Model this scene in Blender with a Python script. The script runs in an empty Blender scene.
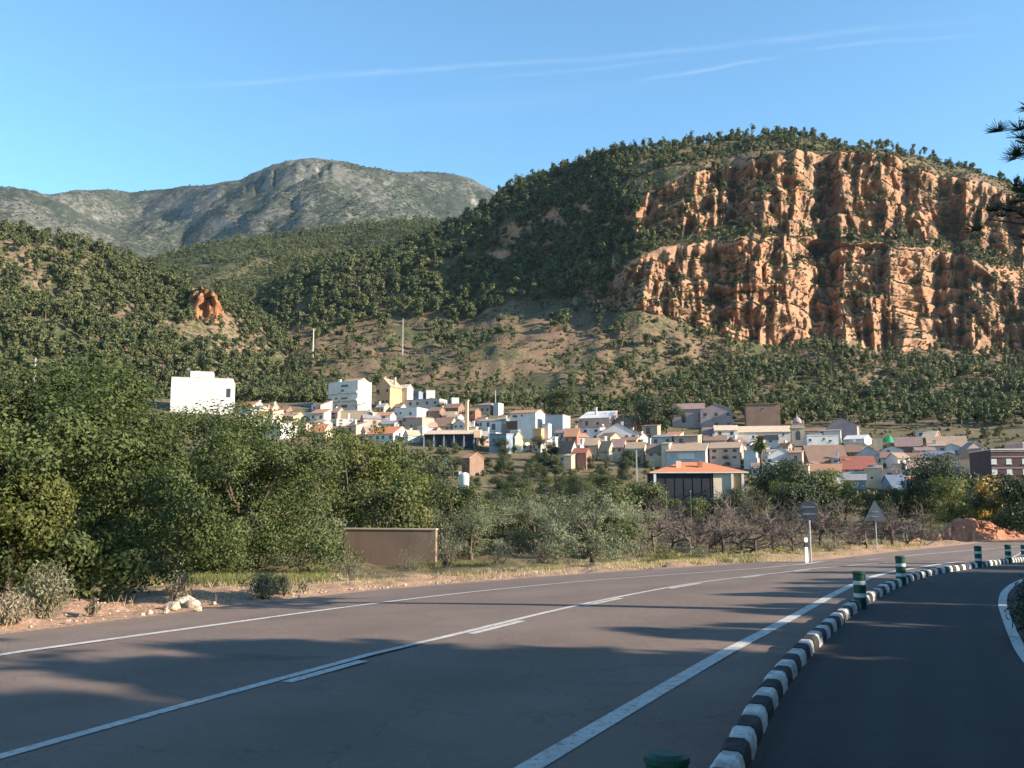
import bpy, math, random
import numpy as np
R = math.radians
rnd = random.Random(7)
npr = np.random.default_rng(11)
sc = bpy.context.scene
COL = sc.collection

# ------------------------------------------------------------------ camera geometry
F, CX, CY, YH, CAMZ = 900.0, 512.0, 384.0, 499.0, 1.66
PIT = math.atan((YH - CY) / F)
SP, CP = math.sin(PIT), math.cos(PIT)
def ray(px, py):
    xc = (np.asarray(px, float) - CX) / F; yc = (CY - np.asarray(py, float)) / F
    return xc, CP - yc * SP, SP + yc * CP
def at(px, py, r):
    dx, dy, dz = ray(px, py); s = r / np.hypot(dx, dy)
    return np.stack([dx * s, dy * s, CAMZ + dz * s], -1)
def proj(P):
    P = np.asarray(P, float); x, y, z = P[..., 0], P[..., 1], P[..., 2] - CAMZ
    zc = y * CP + z * SP; yc = -y * SP + z * CP
    return CX + F * x / zc, CY - F * yc / zc, zc

# ------------------------------------------------------------------ noise
def _hash(ix, iy, iz, seed):
    h = (ix.astype(np.int64) * 374761393 + iy.astype(np.int64) * 668265263 + iz.astype(np.int64) * 2147483647 + seed * 974711) & 0xFFFFFFFF
    h = ((h ^ (h >> 13)) * 1274126177) & 0xFFFFFFFF
    h = ((h ^ (h >> 16)) * 2246822519) & 0xFFFFFFFF
    return ((h ^ (h >> 15)) & 0xFFFFFF) / float(0xFFFFFF)
def vnoise(x, y, z=None, seed=0):
    x = np.asarray(x, float); y = np.asarray(y, float); z = np.zeros_like(x) if z is None else np.asarray(z, float)
    x, y, z = np.broadcast_arrays(x, y, z)
    ix, iy, iz = np.floor(x), np.floor(y), np.floor(z)
    fx, fy, fz = x - ix, y - iy, z - iz
    fx, fy, fz = [t * t * (3 - 2 * t) for t in (fx, fy, fz)]
    o = 0
    for a in (0, 1):
        for b in (0, 1):
            for c in (0, 1):
                w = (fx if a else 1 - fx) * (fy if b else 1 - fy) * (fz if c else 1 - fz)
                o = o + w * _hash(ix + a, iy + b, iz + c, seed)
    return o * 2 - 1
def fbm(x, y, z=None, o=4, seed=0, g=0.5):
    s, a = 0, 1.0; x = np.asarray(x, float); y = np.asarray(y, float)
    for k in range(o):
        f = 2.0 ** k
        s = s + a * vnoise(x * f, y * f, None if z is None else np.asarray(z) * f, seed + k); a *= g
    return s
def sstep(a, b, x):
    t = np.clip((np.asarray(x, float) - a) / (b - a), 0, 1); return t * t * (3 - 2 * t)

# ------------------------------------------------------------------ mesh helpers
def mesh_obj(name, verts, faces, mats, parent=None, smooth=False, midx=None):
    me = bpy.data.meshes.new(name)
    me.from_pydata([tuple(v) for v in verts], [], faces)
    me.update()
    return link(name, me, mats, parent, smooth, midx)
def link(name, me, mats, parent=None, smooth=False, midx=None):
    for m in (mats if isinstance(mats, (list, tuple)) else [mats]):
        me.materials.append(m)
    if midx is not None: me.polygons.foreach_set('material_index', midx)
    if smooth: me.polygons.foreach_set('use_smooth', [True] * len(me.polygons))
    o = bpy.data.objects.new(name, me); COL.objects.link(o)
    if parent: o.parent = parent
    return o
def quads_mesh(name, Q):
    """Q: (n,4,3) loose quads"""
    n = len(Q); me = bpy.data.meshes.new(name)
    me.vertices.add(n * 4); me.vertices.foreach_set('co', np.ascontiguousarray(Q, dtype=np.float32).ravel())
    me.loops.add(n * 4); me.loops.foreach_set('vertex_index', np.arange(n * 4, dtype=np.int32))
    me.polygons.add(n); me.polygons.foreach_set('loop_start', np.arange(n, dtype=np.int32) * 4)
    me.update(calc_edges=True); return me
def grid_mesh(name, V):
    """V: (rows, cols, 3)"""
    nr, nc = V.shape[:2]; me = bpy.data.meshes.new(name)
    me.vertices.add(nr * nc); me.vertices.foreach_set('co', np.ascontiguousarray(V, dtype=np.float32).ravel())
    i = np.arange(nr * nc).reshape(nr, nc)
    f = np.stack([i[:-1, :-1], i[:-1, 1:], i[1:, 1:], i[1:, :-1]], -1).reshape(-1, 4).astype(np.int32)
    me.loops.add(f.size); me.loops.foreach_set('vertex_index', f.ravel())
    me.polygons.add(len(f)); me.polygons.foreach_set('loop_start', np.arange(len(f), dtype=np.int32) * 4)
    me.update(calc_edges=True); return me
class MB:
    def __init__(s): s.v = []; s.f = []
    def add(s, v, f):
        o = len(s.v); s.v += [tuple(map(float, p)) for p in v]; s.f += [tuple(i + o for i in q) for q in f]
    def box(s, x0, x1, y0, y1, z0, z1, top=None):
        t = top or 0
        s.add([(x0, y0, z0), (x1, y0, z0), (x1, y1, z0), (x0, y1, z0), (x0 + t, y0 + t, z1), (x1 - t, y0 + t, z1), (x1 - t, y1 - t, z1), (x0 + t, y1 - t, z1)],
              [(3, 2, 1, 0), (4, 5, 6, 7), (0, 1, 5, 4), (1, 2, 6, 5), (2, 3, 7, 6), (3, 0, 4, 7)])
    def tube(s, pts, rad, n=6, cap=True):
        pts = [np.array(p, float) for p in pts]; vs = []; fs = []
        for i, p in enumerate(pts):
            d = pts[min(i + 1, len(pts) - 1)] - pts[max(i - 1, 0)]; d /= (np.linalg.norm(d) + 1e-9)
            a = np.cross(d, (0.31, 0.95, 0.05) if abs(d[1]) < 0.9 else (1, 0, 0)); a /= np.linalg.norm(a); b = np.cross(d, a)
            for k in range(n):
                t = 2 * math.pi * k / n; vs.append(p + rad[i] * (math.cos(t) * a + math.sin(t) * b))
        for i in range(len(pts) - 1):
            for k in range(n):
                fs.append((i * n + k, i * n + (k + 1) % n, (i + 1) * n + (k + 1) % n, (i + 1) * n + k))
        if cap:
            fs.append(tuple(range(n))[::-1]); fs.append(tuple((len(pts) - 1) * n + k for k in range(n)))
        s.add(vs, fs)
    def lathe(s, prof, n=20, c=(0, 0, 0)):
        vs = []; fs = []
        for r, z in prof:
            for k in range(n):
                t = 2 * math.pi * k / n; vs.append((c[0] + r * math.cos(t), c[1] + r * math.sin(t), c[2] + z))
        for i in range(len(prof) - 1):
            for k in range(n): fs.append((i * n + k, i * n + (k + 1) % n, (i + 1) * n + (k + 1) % n, (i + 1) * n + k))
        fs.append(tuple(range(n))[::-1]); fs.append(tuple((len(prof) - 1) * n + k for k in range(n)))
        s.add(vs, fs)
    def prism(s, poly, y0, y1):
        """poly in (x,z), extruded along y"""
        n = len(poly)
        vs = [(x, y0, z) for x, z in poly] + [(x, y1, z) for x, z in poly]
        fs = [tuple(range(n)), tuple(range(2 * n - 1, n - 1, -1))] + [(i, i + n, (i + 1) % n + n, (i + 1) % n) for i in range(n)]
        s.add(vs, fs)
    def prismx(s, poly, x0, x1):
        """poly in (y,z), extruded along x"""
        n = len(poly)
        vs = [(x0, y, z) for y, z in poly] + [(x1, y, z) for y, z in poly]
        fs = [tuple(range(n))[::-1], tuple(range(n, 2 * n))] + [(i, (i + 1) % n, (i + 1) % n + n, i + n) for i in range(n)]
        s.add(vs, fs)
    def build(s, name, mat, parent=None, smooth=False):
        return mesh_obj(name, s.v, s.f, mat, parent, smooth)
def tag(o, label=None, cat=None, group=None, kind=None):
    if label: o['label'] = label
    if cat: o['category'] = cat
    if group: o['group'] = group
    if kind: o['kind'] = kind
    return o
def empty(name, loc, rz=0.0, label=None, cat=None, group=None):
    o = bpy.data.objects.new(name, None); COL.objects.link(o); o.empty_display_size = 0.2
    o.location = tuple(map(float, loc)); o.rotation_euler = (0, 0, rz)
    return tag(o, label, cat, group)
def copy_tree(o, parent=None):
    c = o.copy(); COL.objects.link(c)
    if parent: c.parent = parent
    for ch in o.children: copy_tree(ch, c)
    return c

# ------------------------------------------------------------------ materials
def nodes(name):
    m = bpy.data.materials.new(name); m.use_nodes = True; nt = m.node_tree
    for n in list(nt.nodes): nt.nodes.remove(n)
    out = nt.nodes.new('ShaderNodeOutputMaterial'); return m, nt, out
def N(nt, t, **kw):
    n = nt.nodes.new(t)
    for k, v in kw.items():
        if k.startswith('_'): setattr(n, k[1:], v)
        else: n.inputs[k.replace('__', ' ')].default_value = v
    return n
def ramp(nt, fac, stops):
    n = nt.nodes.new('ShaderNodeValToRGB'); cr = n.color_ramp
    while len(cr.elements) < len(stops): cr.elements.new(0.5)
    for e, (p, c) in zip(cr.elements, stops):
        e.position = p; e.color = (*c, 1) if len(c) == 3 else c
    nt.links.new(fac, n.inputs[0]); return n.outputs[0]
def math_(nt, op, a, b=None, c=None, clamp=False):
    n = nt.nodes.new('ShaderNodeMath'); n.operation = op; n.use_clamp = clamp
    for i, v in enumerate((a, b, c)):
        if v is None: continue
        if isinstance(v, (int, float)): n.inputs[i].default_value = v
        else: nt.links.new(v, n.inputs[i])
    return n.outputs[0]
def mix(nt, fac, a, b, mode='MIX'):
    n = nt.nodes.new('ShaderNodeMix'); n.data_type = 'RGBA'; n.blend_type = mode
    for s, v in ((n.inputs[0], fac), (n.inputs[6], a), (n.inputs[7], b)):
        if isinstance(v, (int, float)): s.default_value = v
        elif isinstance(v, tuple): s.default_value = (*v, 1)
        else: nt.links.new(v, s)
    return n.outputs[2]
def pos(nt, scale=(1, 1, 1), obj=False):
    m = nt.nodes.new('ShaderNodeMapping'); m.inputs['Scale'].default_value = scale
    if obj:
        t = nt.nodes.new('ShaderNodeTexCoord'); nt.links.new(t.outputs['Object'], m.inputs[0])
    else:
        t = nt.nodes.new('ShaderNodeNewGeometry'); nt.links.new(t.outputs['Position'], m.inputs[0])
    return m.outputs[0]
def noise(nt, vec, scale, det=4, rough=0.55, out=0):
    n = N(nt, 'ShaderNodeTexNoise', Scale=scale, Detail=det, Roughness=rough); nt.links.new(vec, n.inputs['Vector']); return n.outputs[out]
def principled(nt, out, col, rough=0.9, spec=0.2, bump=None, bstr=0.3, bdist=0.05):
    p = N(nt, 'ShaderNodeBsdfPrincipled'); p.inputs['Specular IOR Level'].default_value = spec
    if isinstance(rough, (int, float)): p.inputs['Roughness'].default_value = rough
    else: nt.links.new(rough, p.inputs['Roughness'])
    if isinstance(col, tuple): p.inputs['Base Color'].default_value = (*col, 1)
    else: nt.links.new(col, p.inputs['Base Color'])
    if bump is not None:
        b = N(nt, 'ShaderNodeBump', Strength=bstr, Distance=bdist); nt.links.new(bump, b.inputs['Height']); nt.links.new(b.outputs[0], p.inputs['Normal'])
    nt.links.new(p.outputs[0], out.inputs[0]); return p
def sc3(c, k): return tuple(min(1, v * k) for v in c)
def plain(name, c, var=0.25, scale=3.0, rough=0.8, spec=0.3, obj=True, bump=0.15, bdist=0.01):
    m, nt, out = nodes(name); v = pos(nt, obj=obj); n = noise(nt, v, scale, 5, 0.6)
    col = ramp(nt, n, [(0.3, sc3(c, 1 - var)), (0.7, sc3(c, 1 + var))])
    principled(nt, out, col, rough, spec, n, bump, bdist); return m
def plaster(name, c):
    m, nt, out = nodes(name); v = pos(nt)
    a = noise(nt, v, 0.45, 5, 0.65); st = noise(nt, pos(nt, (1.4, 1.4, 0.22)), 1.2, 4, 0.6)
    col = ramp(nt, a, [(0.3, sc3(c, 0.8)), (0.55, c), (0.8, sc3(c, 1.1))])
    col = mix(nt, ramp(nt, st, [(0.52, (0, 0, 0)), (0.75, (0.5, 0.5, 0.5))]), col, sc3(c, 0.6))
    principled(nt, out, col, 0.9, 0.15, a, 0.2, 0.03); return m
def tiles(name, c, c2):
    m, nt, out = nodes(name); v = pos(nt, obj=True)
    w = N(nt, 'ShaderNodeTexWave', Scale=2.6, Distortion=0.6, Detail=1.0); nt.links.new(v, w.inputs[0])
    a = noise(nt, v, 0.8, 5, 0.7); b = noise(nt, v, 6.0, 3, 0.7)
    col = mix(nt, ramp(nt, a, [(0.35, (0, 0, 0)), (0.68, (1, 1, 1))]), c, c2)
    col = mix(nt, ramp(nt, b, [(0.5, (0, 0, 0)), (0.8, (0.6, 0.6, 0.6))]), col, sc3(c2, 0.6))
    principled(nt, out, col, 0.85, 0.2, w.outputs[1], 0.5, 0.06); return m
def foliage(name, c1, c2, c3=None, big=0.25, transl=0.3, rough=0.6, spec=0.25):
    m, nt, out = nodes(name); v = pos(nt)
    g = nt.nodes.new('ShaderNodeNewGeometry'); n = noise(nt, v, big, 2, 0.5)
    t = math_(nt, 'MULTIPLY_ADD', g.outputs['Random Per Island'], 0.5, math_(nt, 'MULTIPLY', n, 0.75))
    col = ramp(nt, t, [(0.3, c1), (0.62, c2), (0.9, c3 or sc3(c2, 1.35))])
    p = N(nt, 'ShaderNodeBsdfPrincipled', Roughness=rough); p.inputs['Specular IOR Level'].default_value = spec
    nt.links.new(col, p.inputs['Base Color'])
    tr = N(nt, 'ShaderNodeBsdfTranslucent'); nt.links.new(mix(nt, 1.0, col, (1.0, 1.1, 0.6), 'MULTIPLY'), tr.inputs[0])
    ms = N(nt, 'ShaderNodeMixShader'); ms.inputs[0].default_value = transl
    nt.links.new(p.outputs[0], ms.inputs[1]); nt.links.new(tr.outputs[0], ms.inputs[2]); nt.links.new(ms.outputs[0], out.inputs[0]); return m
M = {}
M['bark'] = plain('bark', (0.10, 0.075, 0.055), 0.4, 6)
M['twig'] = plain('twig', (0.115, 0.088, 0.075), 0.3, 5)
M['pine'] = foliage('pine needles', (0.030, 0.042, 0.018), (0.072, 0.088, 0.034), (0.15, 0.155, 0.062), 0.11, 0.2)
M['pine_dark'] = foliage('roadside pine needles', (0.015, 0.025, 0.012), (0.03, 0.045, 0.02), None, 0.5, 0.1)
M['broad'] = foliage('broad leaves', (0.024, 0.036, 0.012), (0.064, 0.088, 0.028), (0.125, 0.145, 0.05), 0.7, 0.28, 0.6, 0.2)
M['yellowgreen'] = foliage('yellow green leaves', (0.05, 0.064, 0.016), (0.105, 0.12, 0.032), (0.19, 0.185, 0.06), 0.7, 0.35)
M['midgreen'] = foliage('mid green leaves', (0.035, 0.048, 0.017), (0.082, 0.098, 0.036), (0.14, 0.145, 0.06), 0.35, 0.3)
M['darkgreen'] = foliage('dark evergreen leaves', (0.018, 0.027, 0.014), (0.042, 0.054, 0.026), (0.08, 0.09, 0.042), 0.35, 0.2)
M['olive'] = foliage('olive leaves', (0.075, 0.09, 0.05), (0.16, 0.175, 0.105), (0.27, 0.27, 0.18), 0.6, 0.25)
M['scrub'] = foliage('scrub leaves', (0.045, 0.055, 0.022), (0.09, 0.10, 0.042), (0.16, 0.15, 0.07), 0.08, 0.2)
M['drybush'] = foliage('dry twigs', (0.13, 0.11, 0.08), (0.25, 0.21, 0.15), (0.36, 0.31, 0.22), 1.2, 0.25)
M['greybush'] = foliage('grey green shrub leaves', (0.08, 0.085, 0.05), (0.17, 0.17, 0.105), (0.27, 0.25, 0.17), 1.2, 0.25)
M['autumn'] = foliage('autumn leaves', (0.28, 0.17, 0.05), (0.42, 0.27, 0.08), (0.55, 0.38, 0.13), 0.8, 0.35)
M['drygrass'] = foliage('dry grass blades', (0.24, 0.19, 0.09), (0.42, 0.34, 0.17), (0.55, 0.46, 0.26), 0.7, 0.3)
M['greengrass'] = foliage('green grass blades', (0.07, 0.085, 0.03), (0.15, 0.16, 0.055), (0.27, 0.24, 0.10), 0.7, 0.35)
M['palm'] = foliage('palm fronds', (0.03, 0.05, 0.015), (0.07, 0.10, 0.03), (0.13, 0.14, 0.05), 0.8, 0.2)
M['white_paint'] = plain('white paint', (0.72, 0.71, 0.68), 0.12, 8, 0.6)
M['black_paint'] = plain('black paint', (0.022, 0.022, 0.025), 0.3, 8, 0.5, 0.2)
M['green_plastic'] = plain('green plastic', (0.006, 0.052, 0.036), 0.2, 5, 0.45, 0.4)
M['band'] = plain('reflective band', (0.45, 0.52, 0.50), 0.1, 10, 0.4)
M['sign_back'] = plain('grey sign back metal', (0.10, 0.104, 0.11), 0.15, 4, 0.5, 0.5)
M['galv'] = plain('galvanised steel', (0.35, 0.36, 0.37), 0.15, 6, 0.45, 0.5)
M['concrete'] = plain('concrete', (0.34, 0.30, 0.25), 0.25, 3, 0.9, 0.2, True, 0.4, 0.02)
M['rock_pale'] = plain('pale rock', (0.50, 0.40, 0.30), 0.3, 4, 0.9, 0.2, True, 0.6, 0.05)
M['glass'] = plain('dark window glass', (0.03, 0.032, 0.04), 0.3, 2, 0.25, 0.5)
M['shutter'] = plain('brown shutter', (0.10, 0.055, 0.04), 0.3, 3, 0.7)
M['frame'] = plain('pale window frame', (0.55, 0.53, 0.5), 0.1, 3, 0.6)
M['pole'] = plain('concrete pole', (0.42, 0.40, 0.37), 0.15, 2, 0.85)
WALL = dict(white=(0.54, 0.51, 0.47), cream=(0.55, 0.46, 0.34), bluewhite=(0.57, 0.55, 0.53), ochre=(0.52, 0.32, 0.17), grey=(0.40, 0.39, 0.39),
            stone=(0.36, 0.28, 0.22), mauve=(0.33, 0.25, 0.25), brown=(0.23, 0.145, 0.11), tan=(0.47, 0.35, 0.25), pink=(0.50, 0.34, 0.29),
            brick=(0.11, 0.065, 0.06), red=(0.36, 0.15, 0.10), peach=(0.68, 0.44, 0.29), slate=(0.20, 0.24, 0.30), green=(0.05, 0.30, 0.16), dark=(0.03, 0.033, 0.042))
WM = {k: plaster(k + ' plaster', v) for k, v in WALL.items()}
ROOF = dict(terra=((0.44, 0.21, 0.12), (0.34, 0.20, 0.14)), orange=((0.58, 0.19, 0.085), (0.50, 0.21, 0.11)), brown=((0.27, 0.16, 0.11), (0.20, 0.14, 0.11)),
            tan=((0.42, 0.29, 0.20), (0.33, 0.24, 0.18)), grey=((0.30, 0.28, 0.28), (0.22, 0.21, 0.22)), red=((0.33, 0.11, 0.075), (0.22, 0.09, 0.07)),
            cream=((0.62, 0.47, 0.34), (0.5, 0.38, 0.28)), white=((0.66, 0.64, 0.62), (0.5, 0.5, 0.5)), blue=((0.18, 0.21, 0.27), (0.13, 0.16, 0.21)), mauve=((0.30, 0.20, 0.18), (0.22, 0.15, 0.14)))
RM = {k: tiles(k + ' roof tiles', *v) for k, v in ROOF.items()}

# ------------------------------------------------------------------ ground height
VR = [0, 60, 110, 160, 200, 235, 270, 300, 340, 370, 395, 420, 460, 600, 900, 2000, 9000]
VZ = [-2.2, -2.2, -1.7, 0.0, 3.2, 9.3, 16.3, 22.8, 33.2, 39, 41, 40, 34, 30, 30, 20, 0]
def g(X, Y):
    X = np.asarray(X, float); Y = np.asarray(Y, float)
    r = np.hypot(X, Y); az = np.degrees(np.arctan2(X, Y))
    z1 = -0.0016 * np.clip(Y - 14, 0, 30) ** 2 - np.clip(0.003 * (Y - 10), 0, 0.05) * np.clip(8 - X, 0, 12)
    v = np.interp(r, VR, VZ)
    fac = np.interp(az, [-12, -4, 6, 16, 28], [1.03, 1.03, 1.0, 0.93, 0.84])
    v = np.where(v > 0, v * fac, v) * (1 - sstep(50, 80, np.abs(az)))
    t = sstep(38, 66, r)
    return z1 * (1 - t) + v * t
def hit(px, py, dz=0.0, r0=2.0):
    """ground point seen at a pixel"""
    dx, dy, dd = [float(t) for t in ray(px, py)]; h = math.hypot(dx, dy)
    rs = np.geomspace(r0, 900, 6000)
    f = CAMZ + dd / h * rs - (g(dx / h * rs, dy / h * rs) + dz)
    i = np.argmax(f < 0) if (f < 0).any() else int(np.argmin(np.where(rs > 150, np.abs(f), 1e9)))
    r = rs[i]
    if 0 < i and f[i] < 0: r = rs[i - 1] + (rs[i] - rs[i - 1]) * f[i - 1] / (f[i - 1] - f[i])
    x, y = dx / h * r, dy / h * r
    return np.array([x, y, float(g(x, y))])
def gp(px, r):
    """ground point at a column and range"""
    dx, dy, dd = [float(t) for t in ray(px, 499)]; h = math.hypot(dx, dy); x, y = dx / h * r, dy / h * r
    return np.array([x, y, float(g(x, y))])

# ------------------------------------------------------------------ road curves
def resample(P, step):
    P = np.asarray(P, float); d = np.r_[0, np.cumsum(np.hypot(*np.diff(P[:, :2], axis=0).T))]
    n = max(2, int(d[-1] / step) + 1); s = np.linspace(0, d[-1], n)
    # smooth
    Q = np.stack([np.interp(s, d, P[:, k]) for k in (0, 1)], -1); return Q
def smooth(Q, it):
    Q = Q.copy()
    for _ in range(it): Q[1:-1] = 0.25 * Q[:-2] + 0.5 * Q[1:-1] + 0.25 * Q[2:]
    return Q
def curve(pix, dz=0.0, back=45, fwd=40, step=0.4, it=30):
    P = [hit(x, y, dz)[:2] for x, y in pix]; P = [np.array(p) for p in P]
    d = P[0] - P[min(2, len(P) - 1)]; d /= np.linalg.norm(d); 
    if back: P.insert(0, P[0] + d * back)
    e = P[-1] - P[-3]; e /= np.linalg.norm(e)
    if fwd: P.append(P[-1] + e * fwd)
    return smooth(resample(P, step), it)
LE = curve([(-60, 641), (0, 634), (78, 626), (164, 614.5), (250, 603), (330, 594.5), (420, 586), (520, 578), (600, 572.5), (660, 568.5), (752, 563.5), (809, 560.5), (880, 553), (940, 547), (977, 543), (1024, 539)])
LL = curve([(0, 655), (150, 634), (300, 613), (450, 594), (580, 581), (650, 576), (740, 570), (800, 566), (860, 560), (925, 554), (1024, 546)])
CL = curve([(0, 757), (78, 734), (172, 708), (250, 687), (312, 671), (400, 648), (470, 631), (560, 608.5), (690, 583), (750, 576), (830, 568), (900, 562), (1024, 551)])
RL = curve([(530, 768), (640, 702), (740, 645), (845, 588), (885, 573), (930, 566), (1024, 556)])
KB = curve([(739, 750), (751, 724), (762, 703), (775, 683), (785, 669), (796, 658), (806, 648), (815, 639), (824, 631), (839, 617), (853, 607), (870, 597), (880, 591), (893, 585), (905, 580), (917, 576), (930, 572.5), (945, 570), (960, 568), (1000, 562.5), (1024, 560)], 0.06, it=12)
BL = curve([(1060, 700), (1022, 655), (1010, 628), (1002, 606), (1004, 594), (1012, 586), (1026, 579.5), (1050, 573)], it=6, step=0.25)

def side(Q, off):
    t = np.gradient(Q, axis=0); t /= np.linalg.norm(t, axis=1)[:, None]
    return Q + np.stack([t[:, 1], -t[:, 0]], -1) * off     # + = right
def strip(name, A, B, na, dz, mat, kind='structure', label=None):
    n = max(len(A), len(B)); s = np.linspace(0, 1, n)
    f = lambda Q: np.stack([np.interp(s, np.linspace(0, 1, len(Q)), Q[:, k]) for k in (0, 1)], -1)
    A, B = f(A), f(B); t = np.linspace(0, 1, na)[:, None, None]
    P = A[None] * (1 - t) + B[None] * t
    V = np.concatenate([P, (g(P[..., 0], P[..., 1]) + dz)[..., None]], -1)
    me = grid_mesh(name, V[:, ::-1]); u = np.broadcast_to(np.linspace(0, 1, na)[:, None], V.shape[:2]); a = me.attributes.new('across', 'FLOAT', 'POINT'); a.data.foreach_set('value', np.ascontiguousarray(u, dtype=np.float32).ravel())
    o = link(name, me, mat); o['kind'] = kind
    return o
# asphalt
def asphalt(name, c, patch=0.2):
    m, nt, out = nodes(name); v = pos(nt)
    fine = noise(nt, v, 75, 3, 0.8); mid = noise(nt, v, 9, 4, 0.7); big = noise(nt, v, 0.5, 4, 0.6)
    col = ramp(nt, fine, [(0.28, sc3(c, 0.4)), (0.5, c), (0.72, sc3(c, 1.75))])
    col = mix(nt, ramp(nt, mid, [(0.35, (0, 0, 0)), (0.7, (0.35, 0.35, 0.35))]), col, sc3(c, 0.62))
    col = mix(nt, ramp(nt, big, [(0.4, (0, 0, 0)), (0.65, (0.5, 0.5, 0.5))]), col, sc3(c, 1.35))
    at0 = nt.nodes.new('ShaderNodeAttribute'); at0.attribute_name = 'across'
    wt = math_(nt, 'MULTIPLY_ADD', math_(nt, 'COSINE', math_(nt, 'MULTIPLY', at0.outputs['Fac'], 6.283 * 4.3)), 0.5, 0.5)
    wt = math_(nt, 'MULTIPLY', wt, math_(nt, 'MULTIPLY_ADD', noise(nt, v, 0.8, 4, 0.6), 0.7, -0.08, True))
    col = mix(nt, wt, col, sc3(c, 0.58))
    eg = math_(nt, 'SUBTRACT', 1.0, math_(nt, 'MULTIPLY', at0.outputs['Fac'], 14.0), clamp=True)
    col = mix(nt, math_(nt, 'MULTIPLY', eg, math_(nt, 'MULTIPLY_ADD', noise(nt, v, 5, 5, 0.7), 1.4, -0.3, True)), col, (0.27, 0.19, 0.14))
    pt = N(nt, 'ShaderNodeTexVoronoi', Scale=0.16); pt.feature = 'F1'; nt.links.new(v, pt.inputs['Vector'])
    col = mix(nt, ramp(nt, pt.outputs['Color'], [(0.72, (0, 0, 0)), (0.73, (0.42, 0.42, 0.42))]), col, sc3(c, 0.5))
    vv = N(nt, 'ShaderNodeTexVoronoi', Scale=0.55); vv.feature = 'DISTANCE_TO_EDGE'
    w = N(nt, 'ShaderNodeVectorMath'); w.operation = 'MULTIPLY_ADD'; w.inputs[1].default_value = (0.9,) * 3
    nt.links.new(noise(nt, v, 1.4, 5, 0.7, 1), w.inputs[0]); nt.links.new(v, w.inputs[2]); nt.links.new(w.outputs[0], vv.inputs['Vector'])
    cr = ramp(nt, vv.outputs[0], [(0.0, (0.45, 0.45, 0.45)), (0.008, (0, 0, 0))])
    col = mix(nt, cr, col, sc3(c, 0.35))
    principled(nt, out, col, 0.88, 0.25, fine, 0.55, 0.006); return m
M['asphalt'] = asphalt('reddish asphalt', (0.165, 0.124, 0.104))
M['asphalt2'] = asphalt('dark path asphalt', (0.047, 0.045, 0.044))
def linepaint():
    m, nt, out = nodes('worn road paint'); v = pos(nt); a = noise(nt, v, 14, 5, 0.75); b = noise(nt, v, 2.2, 3, 0.6); f = noise(nt, v, 120, 2, 0.6)
    col = ramp(nt, a, [(0.36, (0.20, 0.18, 0.16)), (0.46, (0.47, 0.455, 0.43)), (0.7, (0.57, 0.555, 0.53))])
    col = mix(nt, ramp(nt, b, [(0.45, (0, 0, 0)), (0.75, (0.45, 0.45, 0.45))]), col, (0.30, 0.28, 0.26))
    principled(nt, out, col, 0.8, 0.2, f, 0.4, 0.004); return m
M['line'] = linepaint()
strip('road', LE, side(KB, 0.02), 12, 0.0, M['asphalt'])
strip('cycle_path', side(KB, -0.02), side(BL, 0.28), 8, 0.012, M['asphalt2'])
strip('edge_line', side(LL, -0.07), side(LL, 0.07), 2, 0.006, M['line'])
strip('edge_line', side(RL, -0.08), side(RL, 0.08), 2, 0.006, M['line'])
strip('centre_line', side(CL, -0.055), side(CL, 0.055), 2, 0.006, M['line'])
strip('path_line', side(BL, -0.06), side(BL, 0.06), 2, 0.02, M['line'])
# broken line beside the centre line
DL = side(CL, 0.155)
pr = proj(np.concatenate([DL, g(DL[:, 0], DL[:, 1])[:, None]], -1))
for xa, xb in ((276, 375), (466, 525), (580, 627), (668, 704), (735, 765), (790, 815)):
    i = [k for k in range(len(DL)) if DL[k, 1] > 2 and xa <= pr[0][k] <= xb]
    if len(i) > 1: strip('centre_dash', side(DL, -0.06)[i], side(DL, 0.06)[i], 2, 0.006, M['line'])

def seg_dist(P, Q):
    """distance of points P (n,2) to polyline Q, and signed side (+ right)"""
    out = np.full(len(P), 1e9); sg = np.zeros(len(P))
    Qs = Q[::3]
    for a, b in zip(Qs[:-1], Qs[1:]):
        d = b - a; L = d @ d; t = np.clip(((P - a) @ d) / L, 0, 1); c = P - (a + t[:, None] * d); dd = np.hypot(c[:, 0], c[:, 1])
        m = dd < out; out[m] = dd[m]; cr = d[0] * c[:, 1] - d[1] * c[:, 0]; sg[m] = -np.sign(cr[m])
    return out, sg

# ------------------------------------------------------------------ ground sheet
rs = [0.6]
while rs[-1] < 4700: rs.append(rs[-1] * (1.012 if rs[-1] < 500 else 1.05) + (0.0 if rs[-1] > 8 else 0.05))
rs = np.array(rs)
azs = np.r_[np.linspace(-180, -48, 40)[:-1], np.linspace(-48, 48, 420), np.linspace(48, 180, 40)[1:]]
A, RR = np.meshgrid(np.radians(azs), rs)
X, Y = RR * np.sin(A), RR * np.cos(A)
Z = g(X, Y)
P2 = np.stack([X.ravel(), Y.ravel()], -1)
near = (np.hypot(P2[:, 0], P2[:, 1]) < 130)
dL = np.full(len(P2), 99.0); dK = np.full(len(P2), 99.0)
a_, s_ = seg_dist(P2[near], LE); dL[near] = -a_ * s_          # + = left of the road's left edge
a_, s_ = seg_dist(P2[near], side(BL, 0.28)); dK[near] = a_ * s_  # + = right of the path
off = np.minimum(dL, 1e9); off = np.maximum(dL, dK)           # >0 outside paved corridor
off = off.reshape(X.shape)
amp = sstep(0.05, 1.6, off)
rough = 0.10 * fbm(X / 1.1, Y / 1.1, o=4, seed=3) + 0.035 * fbm(X / 0.22, Y / 0.22, o=2, seed=9) * (RR < 60)
Z = Z + np.where(off > 0, -0.03 + amp * (0.05 + rough) + 0.25 * sstep(2, 8, off) * fbm(X / 6, Y / 6, o=3, seed=5) * (RR < 130), -0.05)
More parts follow.
